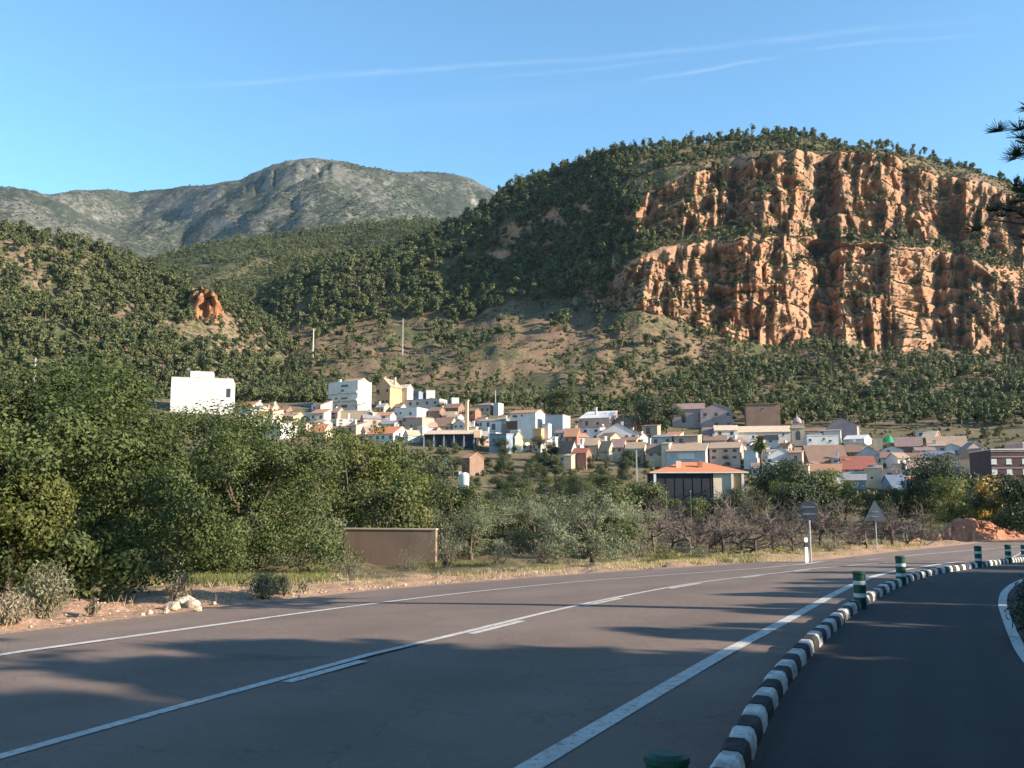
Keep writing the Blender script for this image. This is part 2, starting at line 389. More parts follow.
Z = Z + (RR > 130) * 0.6 * fbm(X / 25, Y / 25, o=3, seed=6)
ground_me = grid_mesh('ground', np.stack([X, Y, Z], -1)[:, ::-1])
dirt = (np.clip(1.25 - dL / 6.0, 0, 1) * (dL > -1) + 0.0).reshape(X.shape)[:, ::-1]
at_ = ground_me.attributes.new('dirt', 'FLOAT', 'POINT'); at_.data.foreach_set('value', dirt.ravel().astype(np.float32))
def ground_mat():
    m, nt, out = nodes('ground soil'); v = pos(nt)
    a = nt.nodes.new('ShaderNodeAttribute'); a.attribute_name = 'dirt'
    n1 = noise(nt, v, 0.9, 5, 0.7); n2 = noise(nt, v, 14, 4, 0.75); n3 = noise(nt, v, 0.06, 4, 0.6)
    dirtc = ramp(nt, n2, [(0.28, (0.17, 0.095, 0.062)), (0.5, (0.37, 0.225, 0.15)), (0.75, (0.55, 0.40, 0.29))])
    grass = ramp(nt, n1, [(0.3, (0.06, 0.062, 0.028)), (0.5, (0.13, 0.105, 0.055)), (0.72, (0.27, 0.19, 0.12))])
    far = ramp(nt, n3, [(0.35, (0.085, 0.078, 0.042)), (0.6, (0.19, 0.14, 0.09))])
    grass = mix(nt, 0.4, grass, far)
    f = math_(nt, 'ADD', a.outputs['Fac'], math_(nt, 'MULTIPLY_ADD', n1, 1.2, -0.6), clamp=True)
    col = mix(nt, ramp(nt, f, [(0.25, (0, 0, 0)), (0.5, (1, 1, 1))]), grass, dirtc)
    principled(nt, out, col, 0.95, 0.1, n2, 0.8, 0.04); return m
o = link('ground', ground_me, ground_mat()); o['kind'] = 'structure'

# ------------------------------------------------------------------ hills as lofts
def loft(cols, curves, rows):
    """curves: list of (P array (ncol,3)); rows between successive curves"""
    V = []; zone = []
    for k in range(len(curves) - 1):
        for j in range(rows[k]):
            t = j / rows[k]; V.append(curves[k] * (1 - t) + curves[k + 1] * t); zone.append(k + t)
    V.append(curves[-1]); zone.append(len(curves) - 1)
    return np.array(V), np.array(zone)
def cv(cols, ys, rr):
    y = np.interp(cols, [a for a, _ in ys], [b for _, b in ys])
    r = np.interp(cols, [a for a, _ in rr], [b for _, b in rr]) if isinstance(rr, list) else np.full(len(cols), float(rr)) if not isinstance(rr, np.ndarray) else rr
    return at(cols, y, r)
def hill_noise(V, amp, size, seed, mask=1.0, o=5):
    n = fbm(V[..., 0] / size, V[..., 1] / size, V[..., 2] / size, o=o, seed=seed)
    V[..., 2] += amp * n * mask
    return V

def scrub_mat(name, soil, soil2, green, rock, rock_lim, spot=0.25, big=0.01, gfac=0.5):
    m, nt, out = nodes(name); v = pos(nt)
    n1 = noise(nt, v, spot, 4, 0.7); n2 = noise(nt, v, big, 5, 0.6); n3 = noise(nt, v, spot * 4, 3, 0.7)
    s = mix(nt, n3, soil, soil2)
    f = math_(nt, 'ADD', n1, math_(nt, 'MULTIPLY_ADD', n2, 0.7, -0.35))
    col = mix(nt, ramp(nt, f, [(gfac - 0.05, (1, 1, 1)), (gfac + 0.05, (0, 0, 0))]), s, green)
    gm = nt.nodes.new('ShaderNodeNewGeometry'); sp = nt.nodes.new('ShaderNodeSeparateXYZ'); nt.links.new(gm.outputs['Normal'], sp.inputs[0])
    nz = math_(nt, 'ADD', sp.outputs[2], math_(nt, 'MULTIPLY_ADD', n1, 0.3, -0.15))
    col = mix(nt, ramp(nt, nz, [(rock_lim - 0.06, (1, 1, 1)), (rock_lim + 0.06, (0, 0, 0))]), col, mix(nt, ramp(nt, noise(nt, pos(nt, (1, 1, 0.3)), spot * 1.2, 5, 0.75), [(0.35, (1, 1, 1)), (0.62, (0, 0, 0))]), rock, sc3(rock, 0.3)))
    principled(nt, out, col, 0.95, 0.1, n1, 0.5, 1.0 / spot * 0.15); return m

# far mountain
cols = np.linspace(-260, 640, 420)
FM = [(-260, 170), (-100, 185), (0, 187), (25, 192), (50, 195), (75, 191), (110, 189), (128, 192), (150, 191), (180, 186), (215, 184), (240, 181), (255, 173), (275, 165), (300, 160), (320, 159), (345, 162), (370, 169), (400, 172), (430, 171), (450, 174), (470, 178), (490, 188), (520, 205), (560, 235), (640, 290)]
c = [cv(cols, [(-260, 330), (640, 340)], 1500),
     cv(cols, [(-260, 285), (0, 265), (60, 250), (130, 245), (180, 262), (260, 250), (330, 245), (400, 240), (500, 240), (640, 300)], [(-260, 2000), (60, 2000), (140, 2350), (220, 2050), (300, 1950), (420, 2000), (640, 2000)]),
     cv(cols, [(-260, 225), (0, 222), (60, 225), (120, 235), (180, 228), (240, 215), (300, 200), (350, 205), (420, 208), (500, 215), (640, 295)], [(-260, 2600), (0, 2500), (100, 2950), (180, 2900), (240, 2500), (320, 2350), (420, 2500), (640, 2600)]),
     cv(cols, FM, [(-260, 3300), (60, 3200), (130, 3600), (240, 3050), (320, 2900), (400, 2950), (640, 3000)]),
     cv(cols, [(a, b + 60) for a, b in FM], 4200)]
V, zn = loft(cols, c, [30, 50, 60, 10])
mk = np.clip(np.minimum(zn, 3 - zn) * 3, 0.12, 1)[:, None]
V = hill_noise(V, 42, 420, 21, mk, 3)
V = hill_noise(V, 16, 110, 22, mk, 4)
rg = np.abs(vnoise(V[..., 0] / 170, V[..., 1] / 170, seed=5)); V[..., 2] -= 26 * (1 - rg) ** 4 * mk
V = hill_noise(V, 5, 25, 24, np.clip(mk, .3, 1), 2)
pk = np.exp(-(((cols[None, :] - 290) / 45) ** 2)) * np.exp(-((zn[:, None] - 2.7) / 0.2) ** 2)
V[..., 2] += pk * 30 * (np.abs(vnoise(cols[None, :] / 9 + 0 * zn[:, None], zn[:, None] * 3, seed=12)) - 0.3)
FARV, FARZ = V, zn
o = link('far_mountain', grid_mesh('far_mountain', V), scrub_mat('far scrub', (0.095, 0.092, 0.08), (0.15, 0.14, 0.12), (0.042, 0.05, 0.038), (0.23, 0.215, 0.20), 0.54, 0.07, 0.005, 0.545)); o['kind'] = 'structure'

# middle forested ridge
cols = np.linspace(60, 620, 260)
MR = [(60, 300), (110, 275), (150, 262), (200, 250), (240, 243), (290, 237), (350, 229), (400, 225), (440, 226), (500, 235), (620, 260)]
c = [cv(cols, [(60, 400), (620, 400)], 900), cv(cols, [(60, 335), (200, 318), (300, 305), (620, 330)], 1000), cv(cols, [(a, b + 30) for a, b in MR], 1180), cv(cols, MR, 1380), cv(cols, [(a, b + 40) for a, b in MR], 1800)]
V, zn = loft(cols, c, [14, 26, 24, 8])
mk = np.clip(np.minimum(zn, 3 - zn) * 3, 0.15, 1)[:, None]
V = hill_noise(V, 22, 120, 31, mk, 4)
MIDV, MIDZ, MIDC = V, zn, cols
forest_floor = scrub_mat('forest floor', (0.10, 0.085, 0.05), (0.15, 0.115, 0.075), (0.05, 0.06, 0.027), (0.2, 0.13, 0.09), 0.3, 0.35, 0.02, 0.55)
o = link('forest_ridge', grid_mesh('forest_ridge', V), forest_floor); o['kind'] = 'structure'

# wooded hill on the left
cols = np.linspace(-330, 330, 330)
LH = [(-330, 205), (-100, 222), (0, 234), (50, 244), (100, 255), (150, 273), (200, 290), (240, 305), (262, 322), (300, 355), (330, 385)]
c = [cv(cols, [(-330, 440), (200, 435), (330, 440)], 400), cv(cols, [(-330, 360), (0, 372), (150, 385), (250, 400), (330, 420)], [(-330, 430), (330, 500)]),
     cv(cols, [(-330, 285), (0, 305), (100, 318), (200, 335), (262, 360), (330, 405)], [(-330, 520), (0, 530), (120, 550), (200, 560), (330, 600)]),
     cv(cols, LH, [(-330, 620), (0, 640), (120, 660), (330, 700)]), cv(cols, [(a, b + 60) for a, b in LH], 850)]
V, zn = loft(cols, c, [16, 40, 40, 10])
mk = np.clip(np.minimum(zn, 3 - zn) * 3, 0.1, 1)[:, None]
V = hill_noise(V, 11, 60, 41, mk, 4)
# the small red outcrop
cc = cols[None, :]
om = np.exp(-(((cc - 205) / 17) ** 4)) * np.exp(-((zn[:, None] - 2.55) / 0.27) ** 4) * (1 + 0.6 * fbm(cc / 5 + 0 * zn[:, None], zn[:, None] * 14, o=4, seed=44))
rad = V[..., :2] / np.linalg.norm(V[..., :2], axis=-1, keepdims=True)
V[..., :2] -= rad * (om * 30)[..., None]
LEFV, LEFZ, LEFC = V, zn, cols
o = link('wooded_hill', grid_mesh('wooded_hill', V), scrub_mat('hill floor', (0.15, 0.105, 0.07), (0.24, 0.165, 0.115), (0.06, 0.068, 0.03), (0.46, 0.21, 0.11), 0.36, 0.35, 0.02, 0.54)); o['kind'] = 'structure'

# cliff hill
cols = np.unique(np.r_[np.linspace(130, 540, 206), np.linspace(540, 1080, 640), np.linspace(1080, 1320, 80)])
SK = [(130, 374), (150, 371), (180, 361), (210, 343), (250, 316), (285, 291), (310, 270), (350, 263), (400, 252), (440, 236), (480, 217), (500, 202), (520, 190), (545, 180), (570, 172), (600, 162), (630, 154), (660, 149), (690, 145), (720, 142), (750, 138), (765, 136), (790, 136), (820, 139), (850, 146), (880, 149), (910, 154), (940, 162), (970, 170), (1000, 179), (1024, 187), (1100, 210), (1200, 250), (1320, 300)]
BASE = [(130, 376), (150, 374), (200, 352), (250, 334), (300, 325), (350, 320), (450, 318), (520, 316), (560, 308), (600, 308), (640, 314), (680, 326), (720, 339), (760, 346), (790, 345), (815, 334), (850, 337), (880, 348), (930, 349), (965, 351), (1024, 357), (1100, 362), (1320, 390)]
BE = [(130, 375), (150, 373), (200, 348), (250, 324), (300, 298), (350, 289), (450, 282), (520, 280), (545, 282), (560, 280), (600, 272), (640, 262), (700, 248), (740, 240), (790, 235), (850, 240), (900, 246), (960, 258), (1000, 278), (1024, 288), (1100, 295), (1320, 330)]
BI = [(130, 374.6), (150, 372.5), (200, 346), (250, 320), (300, 285), (350, 275), (450, 262), (520, 255), (560, 258), (600, 254), (640, 244), (700, 233), (740, 228), (790, 224), (850, 230), (900, 236), (960, 246), (1000, 262), (1024, 270), (1100, 285), (1320, 320)]
RIM = [(130, 374.3), (150, 371.5), (200, 347), (250, 318), (300, 279), (350, 268), (400, 258), (450, 244), (480, 232), (520, 215), (560, 205), (600, 206), (640, 200), (665, 187), (700, 176), (740, 165), (760, 159), (800, 152), (850, 152), (890, 158), (930, 176), (960, 182), (1000, 192), (1024, 202), (1100, 225), (1320, 310)]
RB = [(130, 880), (200, 800), (300, 715), (400, 688), (480, 664), (560, 640), (600, 615), (640, 600), (720, 620), (800, 655), (900, 700), (1024, 765), (1200, 830), (1320, 880)]
rb = np.interp(cols, [a for a, _ in RB], [b for _, b in RB])
cl = sstep(555, 640, cols)                                  # 1 where there is rock
# buttresses: explicit large plan undulation
but = np.interp(cols, [540, 600, 625, 640, 655, 700, 735, 742, 790, 803, 812, 828, 842, 868, 905, 930, 938, 958, 966, 1024, 1100],
                      [0, 0, -6, -13, -13, -8, -3, -12, -8, -5, 12, 15, -13, -8, -3, 2, 14, 14, -8, 0, 0])
butl = np.interp(cols, [540, 568, 575, 612, 620, 680, 720, 730, 790, 806, 815, 832, 840, 884, 890, 925, 936, 962, 972, 1024, 1100],
                       [0, 0, -10, 2, -13, -8, -3, -14, -7, 0, 12, 13, -10, -1, -10, 0, 12, 12, -8, 0, 0])
bf = np.interp(cols, [540, 640, 700, 735, 752, 775, 812, 830, 880, 905, 935, 960, 1024], [1, 1, 0.75, 0.85, 0.15, 0.3, 0.1, 0.7, 0.45, 0.75, 0.5, 1, 1])
bf = np.clip(bf + 0.3 * vnoise(cols / 21.0, 0 * cols, seed=88) * cl, 0.08, 1.1)
r4 = rb + 16 + 24 * bf + (but * np.clip(bf * 1.4, 0, 1) + butl * (1 - np.clip(bf * 1.4, 0, 1))) * cl + (1 - cl) * 40
def cv2(a, b, t, r):
    ya = np.interp(cols, [p for p, _ in a], [q for _, q in a]); yb = np.interp(cols, [p for p, _ in b], [q for _, q in b])
    return at(cols, yb + (ya - yb) * t, r)
c = [cv(cols, [(130, 420), (500, 425), (700, 438), (1024, 458), (1320, 465)], 372),
     cv(cols, [(130, 402), (200, 392), (300, 374), (450, 372), (600, 376), (700, 384), (800, 393), (900, 402), (1024, 408), (1320, 430)], [(130, 600), (300, 540), (500, 520), (1320, 520)]),
     cv(cols, BASE, rb + butl * cl), cv(cols, BE, rb + 16 + butl * cl + (1 - cl) * 30), cv2(BI, BE, bf, r4),
     cv(cols, RIM, r4 + 16 + (1 - cl) * 15), cv(cols, SK, rb + 135 + (1 - cl) * 50), cv(cols, [(a, b + 50) for a, b in SK], rb + 480)]
rows = [14, 22, 84, 12, 84, 24, 10]
V, zn = loft(cols, c, rows)
s_m = (cols * 0.74)[None, :] + 0 * V[..., 2]; zz = V[..., 2]
znc = zn[:, None]
lower = sstep(1.93, 2.06, znc) * (1 - sstep(2.94, 3.03, znc)); upper = sstep(3.95, 4.06, znc) * (1 - sstep(4.96, 5.12, znc))
cm = np.maximum(lower, upper) * cl[None, :]
wx = s_m + 6 * fbm(s_m / 30, zz / 40, o=2, seed=51)
d = 6.5 * fbm(wx / 38, zz / 150, znc.round() * 3.7 + 0 * zz, o=3, seed=52)
d += 7.0 * (np.abs(vnoise(wx / 15, zz / 50, seed=55)) - 0.35) + 6.0 * fbm(wx / 24, zz / 27, o=3, seed=67)
d += 7.0 * (np.abs(vnoise(wx / 6.5, zz / 28, seed=56)) - 0.35)
d += 4.5 * fbm(wx / 5.0, zz / 11, o=3, seed=57)
q_ = (zz + 5 * fbm(s_m / 45, zz / 90, o=2, seed=60)) / 13.5
d -= (q_ - np.floor(q_) - 0.5) * np.clip(6.5 + 7 * vnoise(s_m / 26, np.floor(q_) * 5.3, seed=58), 0, 13)
q2 = (zz + 2 * fbm(s_m / 20, zz / 30, o=2, seed=64)) / 4.3
d -= (q2 - np.floor(q2) - 0.5) * np.clip(1.6 + 3 * vnoise(s_m / 11, np.floor(q2) * 3.1, seed=59), 0, 4)
d += 7.0 * np.clip(vnoise(wx / 15, zz / 17, seed=61) - 0.05, 0, 1) * 2.0      # hollows
d += 9.0 * np.clip(vnoise(wx / 5.0, zz / 6.0, seed=62) - 0.15, 0, 1) + 3.0 * (np.abs(vnoise(wx / 3.2, zz / 9, seed=63)) - 0.3)
rad = V[..., :2] / np.linalg.norm(V[..., :2], axis=-1, keepdims=True)
V[..., :2] += rad * (d * cm)[..., None]
# third tier at the lower right
tier = sstep(955, 975, cols)[None, :] * sstep(1.62, 1.70, znc) * (1 - sstep(1.93, 2.0, znc))
V[..., :2] -= rad * (tier * (16 + 4 * fbm(wx / 9, zz / 30, o=3, seed=66)))[..., None]
# rest: slopes
soft = (1 - cm) * np.clip(np.minimum(znc - 0.1, 6 - znc) * 3, 0, 1)
V[..., 2] += soft * (5.0 * fbm(V[..., 0] / 55, V[..., 1] / 55, o=4, seed=70) + 1.6 * fbm(V[..., 0] / 9, V[..., 1] / 9, o=2, seed=71))
# gullies on the flank and small rock steps there
fl = (1 - cl)[None, :] * np.clip(1.0 - np.abs(znc - 3.6) / 1.9, 0, 1)
V[..., 2] += fl * 8 * fbm(V[..., 0] / 70, V[..., 1] / 70, o=3, seed=73)
CLV, CLZ, CLC, CLM = V, zn, cols, cm
def cliff_mat():
    m, nt, out = nodes('cliff rock and scrub'); v = pos(nt)
    gm = nt.nodes.new('ShaderNodeNewGeometry'); sp = nt.nodes.new('ShaderNodeSeparateXYZ'); nt.links.new(gm.outputs['Normal'], sp.inputs[0])
    streak = noise(nt, pos(nt, (1, 1, 0.16)), 0.10, 6, 0.7); band = noise(nt, pos(nt, (0.12, 0.12, 1)), 0.16, 4, 0.65); big = noise(nt, v, 0.022, 4, 0.6); fine = noise(nt, v, 0.5, 5, 0.7)
    rock = ramp(nt, streak, [(0.33, (0.17, 0.135, 0.11)), (0.43, (0.37, 0.195, 0.12)), (0.56, (0.48, 0.215, 0.118)), (0.72, (0.48, 0.26, 0.15))])
    rock = mix(nt, ramp(nt, big, [(0.36, (0, 0, 0)), (0.62, (0.6, 0.6, 0.6))]), rock, (0.30, 0.21, 0.15))
    rock = mix(nt, ramp(nt, band, [(0.50, (0, 0, 0)), (0.62, (0.5, 0.5, 0.5))]), rock, (0.17, 0.14, 0.105))
    rock = mix(nt, 0.5, rock, ramp(nt, fine, [(0.3, (0.25, 0.2, 0.17)), (0.7, (0.75, 0.72, 0.7))]), 'OVERLAY')
    var = noise(nt, pos(nt, (1, 1, 0.35)), 0.055, 5, 0.7)
    rock = mix(nt, ramp(nt, var, [(0.51, (0, 0, 0)), (0.60, (0.7, 0.7, 0.7))]), rock, (0.16, 0.105, 0.075))
    soil = mix(nt, fine, (0.135, 0.088, 0.057), (0.205, 0.138, 0.092))
    sf = math_(nt, 'ADD', fine, math_(nt, 'MULTIPLY_ADD', big, 0.8, -0.4))
    scr = mix(nt, ramp(nt, sf, [(0.44, (1, 1, 1)), (0.54, (0, 0, 0))]), soil, (0.07, 0.074, 0.036))
    nz = math_(nt, 'ADD', sp.outputs[2], math_(nt, 'MULTIPLY_ADD', fine, 0.25, -0.125))
    col = mix(nt, ramp(nt, nz, [(0.50, (0, 0, 0)), (0.62, (1, 1, 1))]), rock, scr)
    principled(nt, out, col, 0.95, 0.1, fine, 0.7, 0.8); return m
o = link('cliff_hill', grid_mesh('cliff_hill', V), cliff_mat()); o['kind'] = 'structure'

# ------------------------------------------------------------------ vegetation builders
def rot_quads(n, rng, ln, wd, up=None, jit=0.35):
    """n rhombic leaves around origin, random orientation"""
    a = rng.normal(size=(n, 3)); a /= np.linalg.norm(a, axis=1)[:, None]
    if up is not None: a = a * (1 - up) + np.array([0, 0, up]); a /= np.linalg.norm(a, axis=1)[:, None]
    b = rng.normal(size=(n, 3)); b -= (b * a).sum(1)[:, None] * a; b /= np.linalg.norm(b, axis=1)[:, None]
    L = ln * (1 + jit * rng.uniform(-1, 1, n))[:, None]; W = wd * (1 + jit * rng.uniform(-1, 1, n))[:, None]
    return np.stack([-a * L / 2, b * W / 2, a * L / 2, -b * W / 2], 1)
def crown_clumps(rng, W, D, z0, z1, n, shell=0.55, lump=0.25, cone=0.0):
    nl = max(4, n // 13); L = []
    for k in range(nl):
        p = rng.normal(size=3); p /= np.linalg.norm(p); L.append((p * rng.uniform(0.35, 0.68), rng.uniform(0.30, 0.48)))
    if z0 < 0.9 and cone == 0 and W > 2.2:
        for k in range(nl // 2 + 2):
            a = rng.uniform(0, 6.28); rr = rng.uniform(0.35, 0.72); L.append((np.array([math.cos(a) * rr, math.sin(a) * rr, -0.8]), rng.uniform(0.25, 0.36)))
    L.append((np.zeros(3), 0.45)); c = []
    k = 0
    while len(c) < n:
        o, lr = L[k % len(L)]; k += 1
        p = rng.normal(size=3); p *= rng.uniform(0, 1) ** (shell * 0.6) / np.linalg.norm(p)
        p = o + p * lr
        t = min(1, max(0, (p[2] + 1) / 2)); tap = 1 - cone * t
        if t <= 0: continue
        c.append((p[0] * W / 2 * tap, p[1] * D / 2 * tap, z0 + (z1 - z0) * t))
    return np.array(c)
def crown_quads(rng, C, rc, nl, ln, wd, flat=0.75):
    n = len(C) * nl; idx = np.repeat(np.arange(len(C)), nl)
    q = rng.normal(size=(n, 3)); q /= np.linalg.norm(q, axis=1)[:, None]; q *= (rng.uniform(0.2, 1, n) ** 0.5)[:, None]
    q *= np.array([1, 1, flat]) * (rc * rng.uniform(0.7, 1.25, len(C)))[idx][:, None]
    # leaves roughly face outwards from their clump and from the crown
    ctr = C.mean(0); o = C[idx] - ctr; o /= np.linalg.norm(o, axis=1)[:, None] + 1e-6; u = q / (np.linalg.norm(q, axis=1)[:, None] + 1e-6)
    nn = 0.75 * u + 0.45 * o + np.array([0, 0, 0.25]) + rng.normal(size=(n, 3)) * 0.42; nn /= np.linalg.norm(nn, axis=1)[:, None]
    a = np.cross(nn, rng.normal(size=(n, 3))); a /= np.linalg.norm(a, axis=1)[:, None]; b = np.cross(nn, a)
    L = ln * (1 + 0.35 * rng.uniform(-1, 1, n))[:, None]; W_ = wd * (1 + 0.35 * rng.uniform(-1, 1, n))[:, None]
    return np.stack([-a * L / 2, b * W_ / 2, a * L / 2, -b * W_ / 2], 1) + (C[idx] + q)[:, None, :]
def limbs(rng, C, H, z0, tr, nl=9, lean=0.0):
    b = MB(); zt = z0 + (H - z0) * 0.35
    tp = [(0, 0, -0.3), (0.03 * H * lean, 0.02 * H, z0 * 0.5), (0.06 * H * lean, 0.0, z0), (0.05 * H * lean, 0.02 * H, zt)]
    b.tube(tp, [tr * 1.35, tr, tr * 0.85, tr * 0.5], 8)
    for i in rng.choice(len(C), min(nl, len(C)), replace=False):
        e = C[i]; s = np.array(tp[2]) * (1 - 0.5 * rng.random()) + np.array(tp[3]) * 0.0; s = np.array([tp[2][0], tp[2][1], z0 + (zt - z0) * rng.random() * 0.9 - 0.1])
        m = s * 0.5 + e * 0.5 + np.array([0, 0, 0.06 * H])
        b.tube([s, m, e], [tr * 0.45, tr * 0.28, tr * 0.1], 5)
    return b
def tree_proto(name, label, cat, H, W, D=None, z0=0.25, nc=60, rc=0.35, nl=60, ln=0.16, wd=0.08, mat='broad', tr=0.12, seed=1, shell=0.5, cone=0.0, lump=0.25, group=None, flat=0.75):
    rng = np.random.default_rng(seed); D = D or W
    root = empty(name, (0, 0, 0), 0, label, cat, group)
    C = crown_clumps(rng, W - rc, D - rc, H * z0 + rc * 0.6, H - rc * 0.6, nc, shell, lump, cone)
    q = crown_quads(rng, C, rc, nl, ln, wd, flat); k = H / np.percentile(q[..., 2], 99.8); C = C * [1, 1, k]; q = q + (q.mean(1) * [0, 0, k - 1])[:, None, :]
    k2 = W / (np.percentile(q[..., 0], 99.5) - np.percentile(q[..., 0], 0.5)); C = C * [k2, k2, 1]; q = q + (q.mean(1) * [k2 - 1, k2 - 1, 0])[:, None, :]
    limbs(rng, C, H, H * z0 + 0.1 * H, tr, 10).build('trunk', M['bark'], root, True)
    link('crown', quads_mesh('crown', q), M[mat], root)
    return root
def shrub(name, label, cat, H, W, mat, seed, n=900, ln=0.09, wd=0.03, group=None, upright=0.5):
    """many-stemmed shrub: twigs and leaves"""
    rng = np.random.default_rng(seed); root = empty(name, (0, 0, 0), 0, label, cat, group)
    b = MB(); tips = []
    for k in range(26):
        a = rng.uniform(0, 6.28); rr = W / 2 * rng.uniform(0.15, 1.0); z = H * (1 - 0.55 * (rr / (W / 2)) ** 2) * rng.uniform(0.65, 1.05)
        e = np.array([rr * math.cos(a), rr * math.sin(a), z]); b.tube([(e[0] * .12, e[1] * .12, -0.05), e * np.array([.55, .55, .6]), e], [0.012 * H + 0.004, 0.008, 0.003], 4); tips.append(e)
    b.build('stems', M['twig'], root)
    T = np.array(tips); idx = rng.integers(0, len(T), n); t = rng.uniform(0.3, 1.05, n)[:, None]
    P = T[idx] * np.concatenate([t ** 0.8, t ** 0.8, t], 1) + rng.normal(size=(n, 3)) * 0.07 * W
    P[:, 2] = np.abs(P[:, 2])
    link('foliage', quads_mesh('foliage', rot_quads(n, rng, ln, wd, upright) + P[:, None, :]), M[mat], root)
    return root
def bare_tree(name, label, cat, H, W, seed, group=None):
    rng = np.random.default_rng(seed); root = empty(name, (0, 0, 0), 0, label, cat, group)
    b = MB(); tw = []
    def br(p, d, L, r, lev):
        d = d / np.linalg.norm(d); m = p + d * L * 0.5 + rng.normal(size=3) * L * 0.06; e = p + d * L + rng.normal(size=3) * L * 0.08
        (b if lev < 3 else tw_b).tube([p, m, e], [r, r * 0.8, r * 0.6], 5 if lev < 2 else 3, False)
        if lev >= 6: return
        for k in range((3 if lev < 4 else 2) if lev else 5):
            nd = d * (0.75 if lev else 0.35) + rng.normal(size=3) * (0.55 if lev else 0.6) + np.array([0, 0, 0.22]); nd[:2] *= W / H * 1.1
            br(e if k < 2 else m, nd, L * rng.uniform(0.6, 0.82), r * 0.62, lev + 1)
    tw_b = MB()
    br(np.array([0, 0, -0.2]), np.array([0.05, 0, 1.0]), H * 0.26, 0.03 * H ** 0.5 + 0.02, 0)
    b.build('trunk', M['bark'], root); tw_b.build('twigs', M['twig'], root)
    return root
def place(o, P, s=1.0, rz=None, sz=None):
    o.location = (float(P[0]), float(P[1]), float(P[2])); o.scale = (s, s, sz or s); o.rotation_euler = (0, 0, rnd.uniform(0, 6.28) if rz is None else rz); return o
def relabel(o, label, cat=None, group=None):
    o['label'] = label
    if cat: o['category'] = cat
    if group: o['group'] = group
    elif 'group' in o: del o['group']
    return o
# ------------------------------------------------------------------ hillside trees
def pine_quads(seed, nc=15, nq=15, H=8.0, W=5.2, sz=0.85, round_=True):
    rng = np.random.default_rng(seed); z0 = 0.16 + 0.12 * rng.random()
    C = crown_clumps(rng, W - 1, W - 1, H * z0, H - 0.5, nc, 0.6, 0.3, 0.0 if round_ else 0.75)
    q = crown_quads(rng, C, 1.05, nq, sz, sz * 0.7)
    t = MB(); t.tube([(0, 0, -1), (0.15, 0, H * 0.4), (0, 0.1, H * 0.8)], [0.22, 0.17, 0.08], 4, False)
    tv = np.array([[t.v[i] for i in f] for f in t.f])
    return q, tv
PV = [pine_quads(100 + k, (16, 11, 20, 14, 24, 13, 18, 12, 22)[k], 15, (8.0, 9.0, 7.0, 9.8, 6.2, 8.6, 7.4, 10.2, 6.8)[k], (5.0, 3.9, 6.0, 4.4, 6.8, 4.0, 5.6, 4.3, 6.4)[k], 0.82, k not in (1, 5, 7)) for k in range(9)]
PME = []
for q, tv in PV:
    me = quads_mesh('hill_pine', np.concatenate([q, tv])); me.materials.append(M['pine']); me.materials.append(M['bark'])
    me.polygons.foreach_set('material_index', np.r_[np.zeros(len(q), np.int32), np.ones(len(tv), np.int32)]); PME.append(me)
SV = [crown_quads(np.random.default_rng(300 + k), crown_clumps(np.random.default_rng(400 + k), 1.6, 1.6, 0.1, 1.3, 4), 0.5, 9, 0.7, 0.5) for k in range(6)]

def scatter(V, zn, cols, dens, seed, nzmin=0.35):
    """positions on a loft; dens(zone, col, nz, px, py) -> per m2"""
    rng = np.random.default_rng(seed)
    a = V[:-1, :-1]; b = V[:-1, 1:]; c = V[1:, 1:]; d = V[1:, :-1]
    nrm = np.cross(b - a, d - a); ar = np.linalg.norm(nrm, axis=-1); nz = np.abs(nrm[..., 2]) / (ar + 1e-9)
    mid = (a + b + c + d) / 4; px, py, _ = proj(mid)
    Z = np.broadcast_to(zn[:-1, None], ar.shape); Cc = np.broadcast_to(cols[None, :-1], ar.shape)
    w = ar * np.maximum(0, dens(Z, Cc, nz, px, py, mid)) * (nz > nzmin)
    n = rng.poisson(w.sum()); k = rng.choice(w.size, n, p=(w / w.sum()).ravel()); i, j = np.unravel_index(k, w.shape)
    u, v = rng.random((2, n, 1))
    return a[i, j] * (1 - u) * (1 - v) + b[i, j] * u * (1 - v) + c[i, j] * u * v + d[i, j] * (1 - u) * v
def clumpy(P, size, seed): return fbm(P[..., 0] / size, P[..., 1] / size, o=3, seed=seed)

